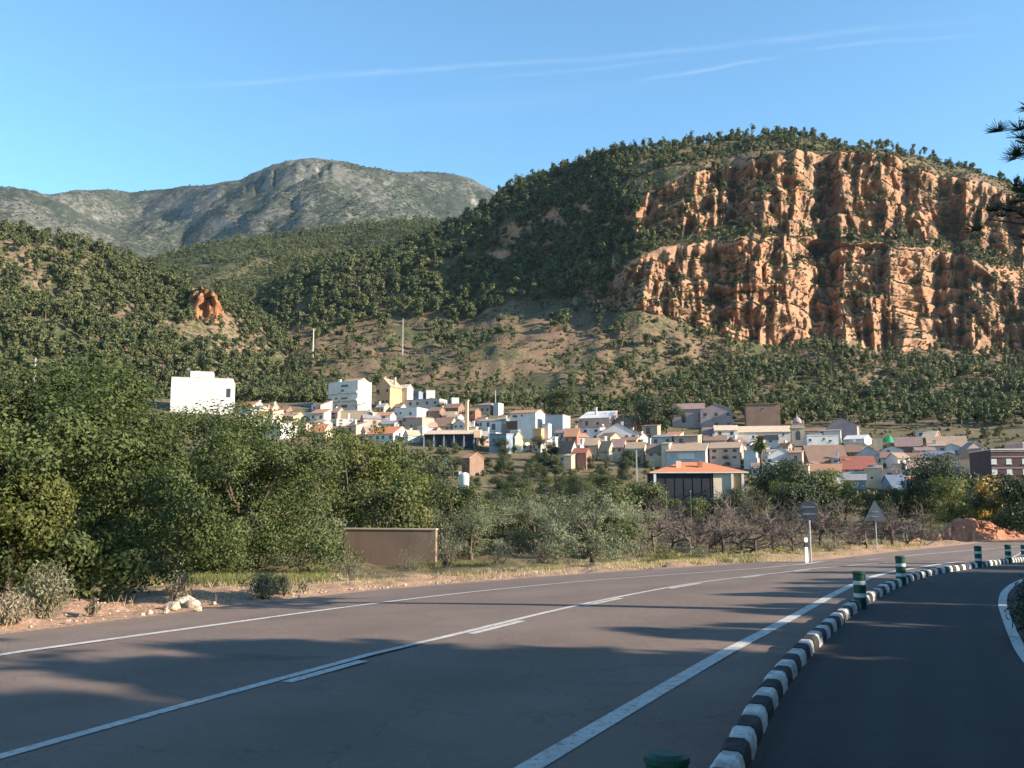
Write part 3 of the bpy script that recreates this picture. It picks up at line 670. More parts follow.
# wooded hill
T = []     # (pos, scale, zone name)
def f_left(Z, C, nz, px, py, P):
    d = 0.036 * (1 + 0.9 * clumpy(P, 45, 1)); d = np.where((Z > 2.85) & (Z < 3.0), 0.03, d); d = np.where(Z > 3.15, 0, d)
    out = (np.abs(px - 203) < 15) & (py > 278) & (py < 322); return np.where(out, 0.001, np.clip(d, 0.006, 0.11))
for p in scatter(LEFV, LEFZ, LEFC, f_left, 1): T.append((p, rnd.uniform(0.85, 1.75), 'left'))
def f_mid(Z, C, nz, px, py, P): return np.where((Z > 0.9) & (Z < 3.1), 0.017 * (1 + 0.7 * clumpy(P, 60, 2)), 0)
for p in scatter(MIDV, MIDZ, MIDC, f_mid, 2): T.append((p, rnd.uniform(1.2, 2.1), 'ridge'))
def f_cl(Z, C, nz, px, py, P):
    cn = clumpy(P, 30, 3)
    flank = (1 - sstep(590, 660, C + 25 * (Z < 3.9))) * (Z > 2.0) * (Z < 6.15) * np.where(Z > 2.9, 0.026, 0.02) * (1 + 0.4 * cn)
    topw = np.where(C < 780, 0.017, np.interp(C, [780, 850, 1024], [0.02, 0.005, 0.0035]))
    top = (Z > 5.25) * (Z < 6.12) * topw * (1 + 0.6 * cn) * sstep(540, 580, C)
    talL = (Z < 2.0) * (Z > 0.05) * 0.0035 * (1 + 1.5 * cn) * (1 - sstep(600, 700, C))
    talL = talL + (Z < 1.1) * (Z > 0.02) * 0.022 * (1 - sstep(300, 360, C)) * np.clip(1 + cn, 0, 2)
    talR = (Z < 1.95) * (Z > 0.02) * sstep(560, 700, C) * np.interp(Z, [0.2, 0.9, 1.4, 1.9], [0.045, 0.034, 0.022, 0.012]) * (1 + 0.7 * cn) * np.interp(C, [600, 760, 900, 1024], [0.5, 0.8, 1.1, 1.2])
    ben = (Z > 3.0) * (Z < 4.0) * 0.010 * sstep(560, 640, C) + (Z > 2.0) * (Z < 5.0) * (nz > 0.6) * 0.007 * sstep(560, 640, C) + (Z > 3.9) * (Z < 5.1) * 0.03 * (1 - sstep(620, 665, C)) * sstep(540, 580, C)
    return flank + (top + talL + talR + ben) * (nz > 0.45)
for p in scatter(CLV, CLZ, CLC, f_cl, 3, 0.0):
    k_ = 1.7 if (p[0] / p[1] < 0.13 and p[2] > 95) else 1.25 if p[2] > 150 else 1.0; T.append((p, rnd.uniform(0.65, 1.3) * k_, 'cliff'))
for _ in range(1300):
    p = gp(rnd.uniform(430, 1060), rnd.uniform(322, 425)) if rnd.random() < 0.8 else gp(rnd.uniform(225, 330), rnd.uniform(362, 425))
    if proj(p)[1] < np.interp(proj(p)[0], [230, 330, 480, 640, 740, 860, 1000], [408, 404, 408, 424, 436, 436, 446]): T.append((p, rnd.uniform(0.5, 1.05), 'cliff'))
# the big trees on the skyline of the cliff hill
for px, s in ((765, 1.35), (752, 0.8), (778, 0.8), (790, 0.95), (801, 1.0), (722, 1.0), (700, 1.0), (690, 0.9), (668, 0.95), (640, 1.0), (655, 0.8), (836, 0.85), (868, 0.6), (900, 0.55), (940, 0.75), (951, 0.7), (962, 0.7), (1005, 0.8), (600, 0.95), (575, 1.0), (556, 0.95), (620, 0.9)):
    j = int(np.argmin(np.abs(CLC - px))); i = int(np.argmin(np.abs(CLZ - 5.97))); T.append((CLV[i, j], s, 'sky'))
P = np.array([t[0] for t in T]); px, py, zc = proj(P); S = np.array([t[1] for t in T]); zone = np.array([t[2] for t in T])
hide = np.interp(px, [0, 130, 300, 330, 1024], [368, 372, 440, 425, 430])
vis = (px > -3) & (px < 1027) & (py < hide) & (zone != 'ridge')
app = np.where(vis, S / zc, 0) + (zone == 'sky') * 1.0
top = np.argsort(-app)[:298]; sel = np.zeros(len(T), bool); sel[top] = True
LAB = {'left': ('green pine standing among others on the sunlit wooded hill at the left', 'pines on the wooded hill at the left'),
       'flank': ('dark pine on the shadowed left flank of the cliff hill', 'pines on the shadowed flank of the cliff hill'),
       'talus': ('green pine on the slope between the orange cliff and the village', 'pines on the slope below the cliff'),
       'sky': ('round pine standing out against the sky on top of the cliff hill', 'pines on the crest of the cliff hill')}
for i in range(len(T)):
    if not sel[i]: continue
    k = rnd.randrange(9) if zone[i] != 'sky' else rnd.choice([1, 2, 4, 5, 7, 8])
    o = bpy.data.objects.new('hill_pine', PME[k]); COL.objects.link(o); s = S[i]
    place(o, P[i] - [0, 0, 0.3], s, sz=s * rnd.uniform(0.85, 1.1))
    z = zone[i]
    if z == 'cliff': z = 'talus' if (px[i] > 600 or py[i] > 330) else 'flank'
    tag(o, LAB[z][0], 'pine tree', LAB[z][1])
def merged(name, pos_, sc_, variants, mat, tilt=0):
    n = len(pos_); out = []; k = npr.integers(0, len(variants), n); th = npr.uniform(0, 6.283, n)
    for v in range(len(variants)):
        i = np.where(k == v)[0]
        if not len(i): continue
        q = variants[v][None] * sc_[i][:, None, None, None]; c, s = np.cos(th[i])[:, None, None], np.sin(th[i])[:, None, None]
        x = q[..., 0] * c - q[..., 1] * s; y = q[..., 0] * s + q[..., 1] * c
        out.append((np.stack([x, y, q[..., 2]], -1) + pos_[i][:, None, None, :]).reshape(-1, 4, 3))
    return link(name, quads_mesh(name, np.concatenate(out)), mat)
for nm, zs in (('hillside_forest', ('left', 'cliff')), ('ridge_forest', ('ridge',))):
    i = np.where(~sel & np.isin(zone, zs))[0]
    var = [q for q, _ in PV] if nm == 'hillside_forest' else [q[::3] * np.array([1, 1, 1]) for q, _ in PV]
    tag(merged(nm, P[i] - [0, 0, 0.3], S[i], var, M['pine']), 'dense green pine forest covering the %s' % ('hillsides around the cliff' if nm[0] == 'h' else 'ridge in front of the bare mountain'), 'forest', kind='stuff')
# scrub on slopes and ledges
def f_scrub(Z, C, nz, px, py, P):
    cn = clumpy(P, 14, 8)
    tal = (Z < 2.0) * (Z > 0.02) * np.where(C < 680, 0.038, 0.085) * np.clip(0.75 + 1.3 * cn, 0, 3)
    led = (Z >= 2.0) * (Z < 5.05) * sstep(560, 620, C) * 0.45 * (nz > 0.45)
    tp = (Z >= 5.05) * (Z < 6.1) * sstep(560, 620, C) * 0.07 * np.clip(0.9 + cn, 0, 2)
    fl = (Z >= 2.0) * (Z < 6.05) * (1 - sstep(560, 620, C)) * 0.035
    return tal + led + tp + fl
p1 = scatter(CLV, CLZ, CLC, f_scrub, 5, 0.4)
p2 = scatter(LEFV, LEFZ, LEFC, lambda Z, C, nz, px, py, P: np.where((Z > 0.4) & (Z < 3.05), 0.03 * np.clip(0.8 + clumpy(P, 16, 9), 0, 2), 0), 6, 0.4)
p3 = scatter(FARV, FARZ, np.linspace(0, 1, FARV.shape[1]), lambda Z, C, nz, px, py, P: np.where((Z > 0.5) & (Z < 3.05), 0.0016 * np.clip(0.8 + 1.6 * clumpy(P, 160, 10), 0, 3), 0), 7, 0.3)
pp = np.concatenate([p1, p2, p3]); ss = np.r_[npr.uniform(0.5, 1.35, len(p1) + len(p2)), npr.uniform(1.6, 4.2, len(p3))]
tag(merged('hill_scrub', pp, ss, SV, M['scrub']), 'low scrub spread over the rocky slopes and ledges', 'scrub', kind='stuff')
print('pines', len(T), 'scrub', len(pp))

# ------------------------------------------------------------------ the town
def house(label, x0, x1, yt, ye, yb, kind='gx', wall='white', roof='terra', yaw=None, d=None, r=None, win=(0, 0), chim=(), door=False, cat='house', name='village_house', wins=None, over=0.35, wmat='glass', wing=None, side='white'):
    """x0..x1 width, yt ridge, ye eave, yb foot, all as seen; kind: gx ridge across, gy gable to the front, flat, shed, hip"""
    px = (x0 + x1) / 2; Pb = gp(px, r) if r else hit(px, yb)
    rr = math.hypot(Pb[0], Pb[1]); az = math.atan2(Pb[0], Pb[1]); zc = float(proj(np.array([Pb[0], Pb[1], Pb[2]]))[2]); mpp = zc / F
    # the foot as seen, even if the terrain lies a little lower
    Q = at(px, yb, rr); zb = Q[2]
    yw = R(-22 if yaw is None else yaw)
    wt = (x1 - x0) * mpp; d = d or max(5.0, min(10, wt * 0.8)); rel = yw + az
    w = max(2.0, (wt - abs(math.sin(rel)) * d) / max(0.35, math.cos(rel)))
    h = (yb - ye) * mpp; rh = max(0.0, (ye - yt) * mpp); base = min(-1.5, float(Pb[2]) - zb - 2.5)
    sh_ = d / 2 * math.sin(rel); Q = Q + np.array([math.cos(az) * sh_, -math.sin(az) * sh_, 0])
    root = empty(name, (Q[0], Q[1], zb), yw, label, cat)
    # house centre is half a depth behind the front
    y0, y1 = 0.0, d; hw = w / 2
    wm, rm = WM[wall], RM[roof]
    b = MB(); o_ = over; t = 0.16; rf = MB()
    if kind == 'flat':
        b.box(-hw, hw, y0, y1, base, h); b.build('wall', wm, root)
        rf.box(-hw - 0.08, hw + 0.08, y0 - 0.08, y1 + 0.08, h + 0.003, h + 0.18); rf.box(-hw + 0.25, hw - 0.25, y0 + 0.25, y1 - 0.25, h + 0.183, h + 0.22)
        rf.build('parapet', RM[roof] if roof != 'terra' else wm, root)
    elif kind == 'gx':
        e = rh; ym = (y0 + y1) / 2
        b.prismx([(y0, base), (y1, base), (y1, h), (ym, h + e), (y0, h)], -hw, hw); b.build('wall', wm, root)
        k = e / (d / 2)
        rf.prismx([(y0 - o_, h - o_ * k + 0.02), (y0 - o_, h - o_ * k + t), (ym, h + e + t + 0.02), (y1 + o_, h - o_ * k + t), (y1 + o_, h - o_ * k + 0.02), (ym, h + e + 0.02)], -hw - o_ * 0.5, hw + o_ * 0.5)
        rf.build('roof', rm, root)
    elif kind == 'gy':
        e = rh
        b.prism([(-hw, base), (hw, base), (hw, h), (0, h + e), (-hw, h)], y0, y1); b.build('wall', wm, root)
        k = e / hw
        rf.prism([(-hw - o_, h - o_ * k + 0.02), (0, h + e + 0.02), (hw + o_, h - o_ * k + 0.02), (hw + o_, h - o_ * k + t), (0, h + e + t + 0.02), (-hw - o_, h - o_ * k + t)], y0 - o_ * 0.5, y1 + o_ * 0.5)
        rf.build('roof', rm, root)
    elif kind == 'shed':
        e = rh
        b.prismx([(y0, base), (y1, base), (y1, h + e), (y0, h)], -hw, hw); b.build('wall', wm, root)
        k = e / d
        rf.prismx([(y0 - o_, h - o_ * k + 0.02), (y1 + o_, h + e + o_ * k + 0.02), (y1 + o_, h + e + o_ * k + t), (y0 - o_, h - o_ * k + t)], -hw - o_ * 0.5, hw + o_ * 0.5)
        rf.build('roof', rm, root)
    elif kind == 'hip':
        e = rh; b.box(-hw, hw, y0, y1, base, h); b.build('wall', wm, root)
        X0, X1, Y0, Y1 = -hw - o_, hw + o_, y0 - o_, y1 + o_; m = min(w, d) / 2; ym = (y0 + y1) / 2
        rf.add([(X0, Y0, h), (X1, Y0, h), (X1, Y1, h), (X0, Y1, h), (X0, Y0, h + t), (X1, Y0, h + t), (X1, Y1, h + t), (X0, Y1, h + t), (-hw + m, ym, h + e + t), (hw - m, ym, h + e + t)],
               [(3, 2, 1, 0), (0, 1, 5, 4), (1, 2, 6, 5), (2, 3, 7, 6), (3, 0, 4, 7), (4, 5, 9, 8), (6, 7, 8, 9), (5, 6, 9), (7, 4, 8)])
        rf.build('roof', rm, root)
    rng = random.Random(int(x0 * 7 + yb))
    def window(x, z, ww, wh, mat='glass', face='front'):
        m = MB(); fr = MB()
        if face == 'front':
            m.box(x - ww / 2, x + ww / 2, y0 - 0.03, y0 + 0.05, z - wh / 2, z + wh / 2); fr.box(x - ww / 2 - 0.08, x + ww / 2 + 0.08, y0 - 0.14, y0 - 0.002, z - wh / 2 - 0.1, z - wh / 2 - 0.002)
        else:
            m.box(hw - 0.05, hw + 0.03, x - ww / 2, x + ww / 2, z - wh / 2, z + wh / 2); fr.box(hw + 0.002, hw + 0.14, x - ww / 2 - 0.08, x + ww / 2 + 0.08, z - wh / 2 - 0.1, z - wh / 2 - 0.002)
        o = m.build('window', M[mat], root); fr.build('sill', M['frame'], o)
    if not wins and win == (0, 0) and x1 - x0 > 15 and cat == 'house' and not any(t in label for t in ('plain', 'no windows', 'shed', 'barn', 'roof band')): win = (max(2, int((x1 - x0) / 9)), 2 if yb - ye > 11 else 1)
    nx, nz_ = win
    if wins:
        for xc, yc, wp, hp in wins:
            x = (xc - px) * mpp / max(0.35, math.cos(rel)); x = max(-hw + 0.4, min(hw - 0.4, x)); window(x, (yb - yc) * mpp, wp * mpp, hp * mpp, wmat)
    for i in range(nx):
        for j in range(nz_):
            if rng.random() < 0.12: continue
            x = -hw + w * (i + 0.5 + rng.uniform(-0.12, 0.12)) / nx; z = h * (j + 0.55) / nz_
            window(x, z, min(1.0, w / nx * 0.45), min(1.3, h / nz_ * 0.45), rng.choice(['glass', 'shutter', 'glass']))
    if nx and d > 6:
        for j in range(nz_): window(d * 0.55, h * (j + 0.55) / nz_, 0.8, min(1.1, h / nz_ * 0.45), 'glass', 'side')
    if door:
        m = MB(); x = rng.uniform(-0.25, 0.25) * w; m.box(x - 0.55, x + 0.55, -0.04, 0.04, 0.0, min(2.1, h * 0.7)); m.build('door', M['shutter'], root)
    for cx, ct in chim:
        m = MB(); x = (cx - px) * mpp / max(0.35, math.cos(rel)); x = max(-hw + 0.4, min(hw - 0.4, x)); z1 = (yb - ct) * mpp; yy = d * rng.uniform(0.3, 0.6)
        m.box(x - 0.35, x + 0.35, yy - 0.35, yy + 0.35, h * 0.5, z1); m.box(x - 0.45, x + 0.45, yy - 0.45, yy + 0.45, z1 + 0.003, z1 + 0.2); m.build('chimney', WM[side], root)
    root['w'], root['d'], root['h'], root['mpp'] = w, d, h, mpp
    return root
def part_box(root, name, wm, x0, x1, y0, y1, z0, z1):
    m = MB(); m.box(x0, x1, y0, y1, z0, z1); return m.build(name, wm, root)
H = house
# --- left group
b = H('large plain white block standing above the tree tops at the far left', 172, 234, 378, 378, 412, 'flat', 'white', yaw=14, d=16, r=330, cat='building', name='apartment_block')
w, d, h = b['w'], b['d'], b['h']
part_box(b, 'roof_tower', WM['white'], -w * 0.20, w * 0.17, 0.02, 6, h + 0.24, h + 2.4)
part_box(b, 'window', M['glass'], w * 0.40, w * 0.47, -0.03, 0.05, h - 6.5, h - 3.4)
m = MB(); m.tube([(0, 0, 0), (0, 0, 3.8)], [0.07, 0.05], 5); m.box(-0.8, 0.8, -0.05, 0.05, 2.9, 3.0); m.box(-0.5, 0.5, -0.05, 0.05, 3.4, 3.5); a = m.build('antenna', M['galv'], b); a.location = (-w * 0.24, 3, h + 0.2)
H('low house with orange tile roof and lit cream gable beside the cream block', 240, 265, 401, 406, 414, 'gx', 'bluewhite', 'terra', win=(2, 1), chim=[(262, 400)], r=345)
H('small orange roofed house with a white chimney next to the lit cream gable', 263, 280, 403, 409, 416, 'gx', 'tan', 'terra', chim=[(278, 402)], r=340)
H('brown roofed small house just right of the white chimney', 279, 294, 406, 411, 417, 'gx', 'brown', 'brown', r=338)
H('dark grey blue house behind the small bright white cube house', 292, 313, 402, 405, 413, 'shed', 'slate', 'grey', r=352, win=(2, 1))
H('small bluish white cube house left of the four storey building', 311.5, 328, 405, 405, 412, 'flat', 'bluewhite', wins=[(318, 408, 2, 3), (324, 409, 2, 3)], r=340)
H('long low house with a tan roof above the bluish terrace house', 277, 307, 412, 417, 425, 'gx', 'tan', 'tan', win=(3, 1), r=318)
H('white terrace house with two dark openings below the four storey building', 304, 331, 413, 413, 422, 'flat', 'white', wins=[(318, 418, 4, 4), (325, 418, 3, 4)], r=322)
H('bluish white house at the edge of the tall broadleaf trees', 261, 297, 424, 424, 440, 'flat', 'bluewhite', wins=[(288, 434, 6, 5)], r=285)
H('white house with stepped chimney stack above the bluish house', 268, 281, 418, 423, 428, 'gy', 'white', 'cream', chim=[(273, 416)], r=300)
H('pale blue house wall below the leftmost orange roof', 238, 262, 410, 410, 421, 'flat', 'bluewhite', r=315)
H('pale house mostly hidden by the broadleaf crowns below the cream block', 232, 250, 414, 418, 428, 'gx', 'white', 'cream', r=300)
H('small house with bright orange roof behind the yellow green tree', 312, 333, 424, 432, 440, 'gx', 'cream', 'orange', r=288, chim=[(315, 423)])
# four storey white house
b = H('tall white four storey building with bright right side and dark balcony openings', 328, 371, 382, 382, 410, 'flat', 'white', yaw=-30, d=8, r=340, cat='building', name='apartment_building',
      wins=[(336, 399, 5, 2.6), (343, 398, 3, 2), (351, 399, 8, 3), (336, 406.5, 5, 3), (343, 405.5, 3, 2), (351, 406.5, 8, 3), (351, 386, 9, 2.5), (349, 391, 4, 3)])
w, d, h = b['w'], b['d'], b['h']
for x0, x1, z0, z1 in ((-w / 2, -w * 0.1, h * 0.30, h * 0.36), (-w * 0.02, w / 2, h * 0.30, h * 0.36), (-w / 2, -w * 0.1, h * 0.58, h * 0.64), (-w * 0.02, w / 2, h * 0.58, h * 0.64)):
    part_box(b, 'balcony', WM['white'], x0, x1, -0.9, -0.002, z0, z1)
m = MB(); m.prismx([(1, h + 0.22), (d - 1, h + 0.22), (d / 2, h + 1.6)], -w * 0.1, w * 0.48); m.build('roof', RM['tan'], b)
part_box(b, 'chimney', WM['white'], -w * 0.30, -w * 0.22, 2, 2.9, h + 0.22, h + 1.5)
H('long pale retaining wall below the four storey building', 331, 372, 411, 411, 419, 'flat', 'tan', 'cream', yaw=-8, d=3, r=322, cat='wall', name='terrace_wall')
b = H('ochre house with pointed gable and dark red ground floor doors', 376, 402, 378, 386, 406, 'gy', 'ochre', 'tan', yaw=-24, d=9, r=350, wins=[(380, 391, 2, 3.5), (384.5, 392, 2, 5), (393, 391, 2.4, 3)], chim=[(386, 376), (399, 377)], side='cream')
for x in (-0.3, 0.02, 0.3): part_box(b, 'door', M['shutter'], b['w'] * (x - 0.09), b['w'] * (x + 0.09), -0.04, 0.05, 0, 2.1)
H('bright cream wing against the right side of the ochre gable house', 398, 413, 384, 388, 404, 'gx', 'cream', 'cream', r=356)
H('wide pale blue flat house below the ochre gable', 395, 430, 408, 408, 420, 'flat', 'bluewhite', wins=[(399, 414, 2, 3), (417, 414, 2.5, 3), (407, 413, 2, 2)], r=322)
H('grey flat building with a bright white block at its right end', 403, 428, 392, 392, 400, 'flat', 'slate', 'grey', r=365)
H('bright white cube house at the end of the grey flat building', 425, 435, 390.5, 390.5, 400, 'flat', 'white', yaw=10, d=6, r=366)
H('long grey wall building below the bright white cube', 405, 451, 399.5, 399.5, 408, 'flat', 'grey', 'grey', win=(4, 1), r=350)
H('small white cube house standing at the end of the grey wall building', 450, 459, 398, 398, 406, 'flat', 'white', yaw=12, d=5, r=352)
H('house with broad red orange roof and lit white gable end', 367, 411, 426, 434, 442, 'gx', 'white', 'orange', r=282, yaw=-26)
H('grey roofed house directly above the broad red orange roof', 378, 405, 420, 424, 430, 'gx', 'grey', 'grey', r=300)
H('grey pink rubble stone house left of the warehouse roof', 402, 434, 417, 418, 434, 'shed', 'stone', 'grey', wins=[(410, 420, 3, 4), (406, 426, 3, 3), (417, 426, 2, 2.5)], r=298, door=True)
H('white chimney house tucked between the stone house and the warehouse', 419, 425, 426, 427, 435, 'shed', 'white', 'white', d=3, r=290)
H('dark brown shaded house above the olive brown roof', 428, 446, 407, 411, 420, 'gx', 'brown', 'brown', win=(2, 1), r=325)
H('house with a long olive brown roof behind the warehouse', 432, 459, 417, 426, 432, 'gx', 'tan', 'brown', r=302)
H('sunlit white house just left of the tall thin chimney', 446, 464, 414, 417, 428, 'gx', 'white', 'tan', r=312, win=(2, 1))
H('brown tiled house up the slope behind the tall thin chimney', 443, 466, 403, 408, 416, 'gx', 'brown', 'brown', r=340)
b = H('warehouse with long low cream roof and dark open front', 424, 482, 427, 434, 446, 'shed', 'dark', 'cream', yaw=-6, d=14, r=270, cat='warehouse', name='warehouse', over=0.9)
w, d, h = b['w'], b['d'], b['h']
for k in range(6): part_box(b, 'column', WM['slate'], -w / 2 + w * k / 5 - 0.15, -w / 2 + w * k / 5 + 0.15, -0.55, -0.25, -1.5, h - 0.2)
part_box(b, 'end_wall', WM['peach'], w / 2 + 0.003, w / 2 + 1.9, -0.8, 3, h - 1.2, h + 0.9)
b = empty('chimney', gp(466.3, 280) , R(-20), 'tall thin cream brick chimney rising behind the cream warehouse roof', 'chimney')
m = MB(); m.box(-0.55, 0.55, -0.55, 0.55, -2, 17.2, 0.14); m.build('stack', WM['peach'], b); m = MB(); m.box(-0.6, 0.6, -0.6, 0.6, 17.203, 17.6); m.build('cap', WM['tan'], b)
b.location.z = float(at(466.3, 434, 280)[2]) - 6.9
H('house with dull red wall right of the tall thin chimney', 468, 481, 408, 411, 424, 'gx', 'red', 'brown', win=(1, 2), r=318)
H('white house with a row of dark windows and a grey roof edge', 477, 512, 418, 421, 434, 'gx', 'bluewhite', 'grey', wins=[(474, 425, 2, 4), (486, 424, 2, 3.5), (493.5, 424.5, 3, 5), (499, 427, 4, 6)], r=300)
H('half ruined grey house with a pale square end wall', 476, 496, 402, 405, 416, 'shed', 'stone', 'grey', r=335, win=(3, 1))
H('pale grey square house end at the top row above the white window row', 494, 503, 403, 403, 416, 'flat', 'grey', r=333)
b = H('white house with reddish roof and one wide dark opening', 510, 546, 409, 413, 437, 'gx', 'bluewhite', 'terra', r=292, wins=[(517, 425, 12, 9), (520, 416, 5, 2.2), (527, 415.5, 1.8, 2)], chim=[(538, 410)], wmat='shutter')
H('plain grey beige block with a yellow lit right edge', 545, 568, 415, 415, 439, 'flat', 'grey', 'grey', r=290, d=5)
H('yellow lit narrow house end beside the plain grey beige block', 561, 569, 415, 417, 434, 'shed', 'cream', 'tan', d=5, r=293)
H('grey blue house in shade at the foot of the white houses', 489, 514, 433, 434, 449, 'shed', 'slate', 'grey', r=262, win=(2, 1))
H('small house with two bright yellow white lit gables', 508, 523, 431, 437, 443, 'gy', 'cream', 'cream', yaw=25, r=266, chim=[(520, 430)])
H('tan brick house below the narrow white chimney', 533, 547, 427, 429, 442, 'shed', 'ochre', 'tan', r=272)
H('narrow white rendered stair tower below the grey beige block', 544, 549.5, 424, 424, 440, 'flat', 'white', d=3, r=274)
H('reddish tiled house right of the grey beige block', 564, 582, 428, 436, 444, 'gx', 'red', 'terra', r=276)
H('bright white gable facing the sun above the dark bushes', 559, 578, 441, 450, 458, 'gy', 'white', 'brown', yaw=30, d=6, r=240)
H('dark red barn with a small lit cream annex', 572, 592, 448, 453, 464, 'gx', 'brown', 'red', r=232)
H('tiny cream annex at the foot of the dark red barn', 566, 573, 454, 456, 464, 'shed', 'peach', 'tan', d=3, r=229)
H('pinkish brick house under a slanting white roof', 579, 618, 409, 418, 431, 'shed', 'pink', 'white', r=300, wins=[(591, 423, 3, 5), (602, 423.5, 3, 3), (585, 421, 2, 2)], chim=[(596, 406)])
H('pale blue grey house front under the pinkish brick house', 580, 606, 428, 428, 441, 'flat', 'bluewhite', 'grey', r=282)
H('wide white shallow gable house with brown tiles on its right', 597, 642, 423, 434, 440, 'gy', 'bluewhite', 'brown', yaw=-14, d=9, r=280, chim=[(622, 421)])
H('brown roofed house behind the wide white shallow gable', 614, 642, 417, 424, 432, 'gx', 'brown', 'brown', r=300, chim=[(639, 421)])
H('dark stone house with a black doorway below the round dark tree', 642, 661, 424, 426, 440, 'shed', 'stone', 'brown', r=285, door=True, wins=[(650, 431, 4, 7)])
# low row
H('tan roofed low house with a round white tank at the left of the low row', 584, 602, 438, 445, 452, 'gx', 'tan', 'tan', r=250)
H('low house with a yellow lit gable in the low tan row', 600, 614, 441, 449, 453, 'gy', 'cream', 'tan', yaw=28, r=246)
H('dark mauve roofed low house right of the yellow lit gable', 610, 628, 439, 447, 454, 'gx', 'tan', 'mauve', r=246)
H('plain tan barn in the middle of the low row', 625, 648, 442, 450, 455, 'gx', 'tan', 'tan', r=244)
H('tan low house with a bright white chimney on its left end', 646, 669, 444, 452, 458, 'gx', 'tan', 'brown', r=240, chim=[(649, 438)])
H('low house with long tan roof and whitish shaded wall above the orange roofed pavilion', 667, 712, 443, 451, 462, 'gx', 'grey', 'tan', r=236, wins=[(690, 456, 16, 5)], wmat='frame')
H('small yellow walled house squeezed between the tan low roofs', 663, 671, 442, 444, 457, 'shed', 'cream', 'tan', d=4, r=238)
H('brick walled low house with a tan roof right of the long tan roof', 710, 744, 442, 448, 461, 'gx', 'pink', 'tan', r=238)
H('pale plaster hut beside the palm', 744, 758, 450, 451, 461, 'flat', 'white', 'cream', r=236, d=4)
H('grey house between the mauve manor and the low tan row', 652, 676, 434, 437, 446, 'shed', 'grey', 'grey', r=268)
H('pale grey sunlit house below the mauve manor', 674, 702, 434, 436, 446, 'shed', 'stone', 'cream', r=266, win=(2, 1))
# manor and church
b = H('big mauve manor with long red brown roof and tall arched dark windows', 673, 706, 402, 409, 434, 'gx', 'mauve', 'mauve', r=318, yaw=-14, d=12, name='manor_house',
      wins=[(685, 418.5, 4, 9), (701.5, 418.5, 4, 9), (702, 430, 4, 4), (692, 431, 3, 4)])
H('mauve gable wing joined to the right of the arched window manor', 701, 733, 403.5, 410, 430, 'gy', 'mauve', 'mauve', r=316, yaw=-14, d=12, name='manor_wing')
H('low dark tiled house in front of the mauve gable wing', 702, 724, 427, 434, 442, 'gx', 'brown', 'mauve', r=280)
b = H('big plain red brown block like a windowless barn on the top row', 745, 780, 403, 404, 428, 'shed', 'brown', 'brown', r=312, yaw=-12, d=10, wins=[(762, 409, 2.2, 2)], cat='building', name='tall_barn')
H('church nave with long cream tiled roof and whitish wall', 720, 792, 425, 432, 448, 'gx', 'white', 'cream', r=284, yaw=-10, d=12, cat='church', name='church_nave', wins=[(781, 435, 2, 2), (752, 437, 2, 3)])
H('pale sunlit tile roofed chapel left of the church nave', 714, 738, 425, 430, 445, 'gx', 'white', 'peach' if 'peach' in RM else 'cream', r=278, yaw=-10)
b = H('square stone church tower with dark arched belfry opening and small dome', 791.5, 805, 424, 424, 452, 'flat', 'stone', 'brown', r=276, yaw=-12, d=3.6, cat='church tower', name='church_tower')
w, d, h = b['w'], b['d'], b['h']
m = MB(); m.prism([(-0.6, h - 4.6), (0.6, h - 4.6), (0.6, h - 2.6)] + [(0.6 * math.cos(t), h - 2.6 + 0.6 * math.sin(t)) for t in np.linspace(0.3, 2.84, 7)] + [(-0.6, h - 2.6)], -0.04, 0.05); m.build('belfry_opening', M['glass'], b)
part_box(b, 'cornice', WM['tan'], -w / 2 - 0.3, w / 2 + 0.3, -0.3, d + 0.3, h - 1.2, h - 0.85)
m = MB(); m.lathe([(1.3, 0), (1.3, 0.7), (1.15, 1.2), (0.8, 1.7), (0.3, 2.0), (0.12, 2.5), (0.12, 3.0), (0.02, 3.3)], 10, (0, d / 2, h + 0.2)); m.build('dome', WM['mauve'], b, True)
for sx in (-1, 1): m = MB(); m.box(sx * (w / 2 - 0.2) - 0.25, sx * (w / 2 - 0.2) + 0.25, 0, 0.5, h + 0.2, h + 1.2, 0.15); m.build('pinnacle', WM['stone'], b)
H('white gabled house right of the palm with one small dark window', 766, 795, 448, 456, 470, 'gy', 'bluewhite', 'grey', r=232, yaw=-10, wins=[(769, 461, 3.5, 4)])
H('low reddish house wedged right of the palm side white gable', 790, 804, 450, 453, 472, 'shed', 'pink', 'terra', r=230, wins=[(797, 460, 3, 8)])
H('long white flat house with three small square windows right of the church tower', 804, 838, 436, 436, 449, 'flat', 'bluewhite', r=268, yaw=-10, wins=[(809, 440, 2.5, 2.5), (822, 439, 2, 2), (828, 441, 2.5, 2)])
H('brown barn with a very large weathered tile roof', 799, 848, 444, 462, 469, 'gx', 'brown', 'brown', r=240, yaw=-8, d=15)
H('tan house behind the long white flat house', 803, 826, 428, 431, 440, 'gx', 'tan', 'brown', r=296, win=(2, 1))
H('mauve gabled house at the top with a lit yellow strip of roof', 829, 859, 418, 425, 438, 'gy', 'mauve', 'mauve', r=300, yaw=-26, wins=[(836, 432, 6, 4)])
H('small whitish house with a rounded front below the mauve gable', 820, 841, 429, 431, 440, 'shed', 'white', 'grey', r=285, wins=[(823, 433, 3, 3)])
H('house with pinkish flat tile roof in front of the large brown barn', 807, 842, 464, 472, 477, 'gx', 'pink', 'terra', r=222)
H('pale blue gable house front with no windows at the lower edge of the village', 812, 843, 471, 478, 492, 'gy', 'bluewhite', 'mauve', r=205, yaw=-6)
H('cream chimney house left of the pale blue gable front', 800, 810, 464, 466, 482, 'shed', 'peach', 'tan', d=4, r=212)
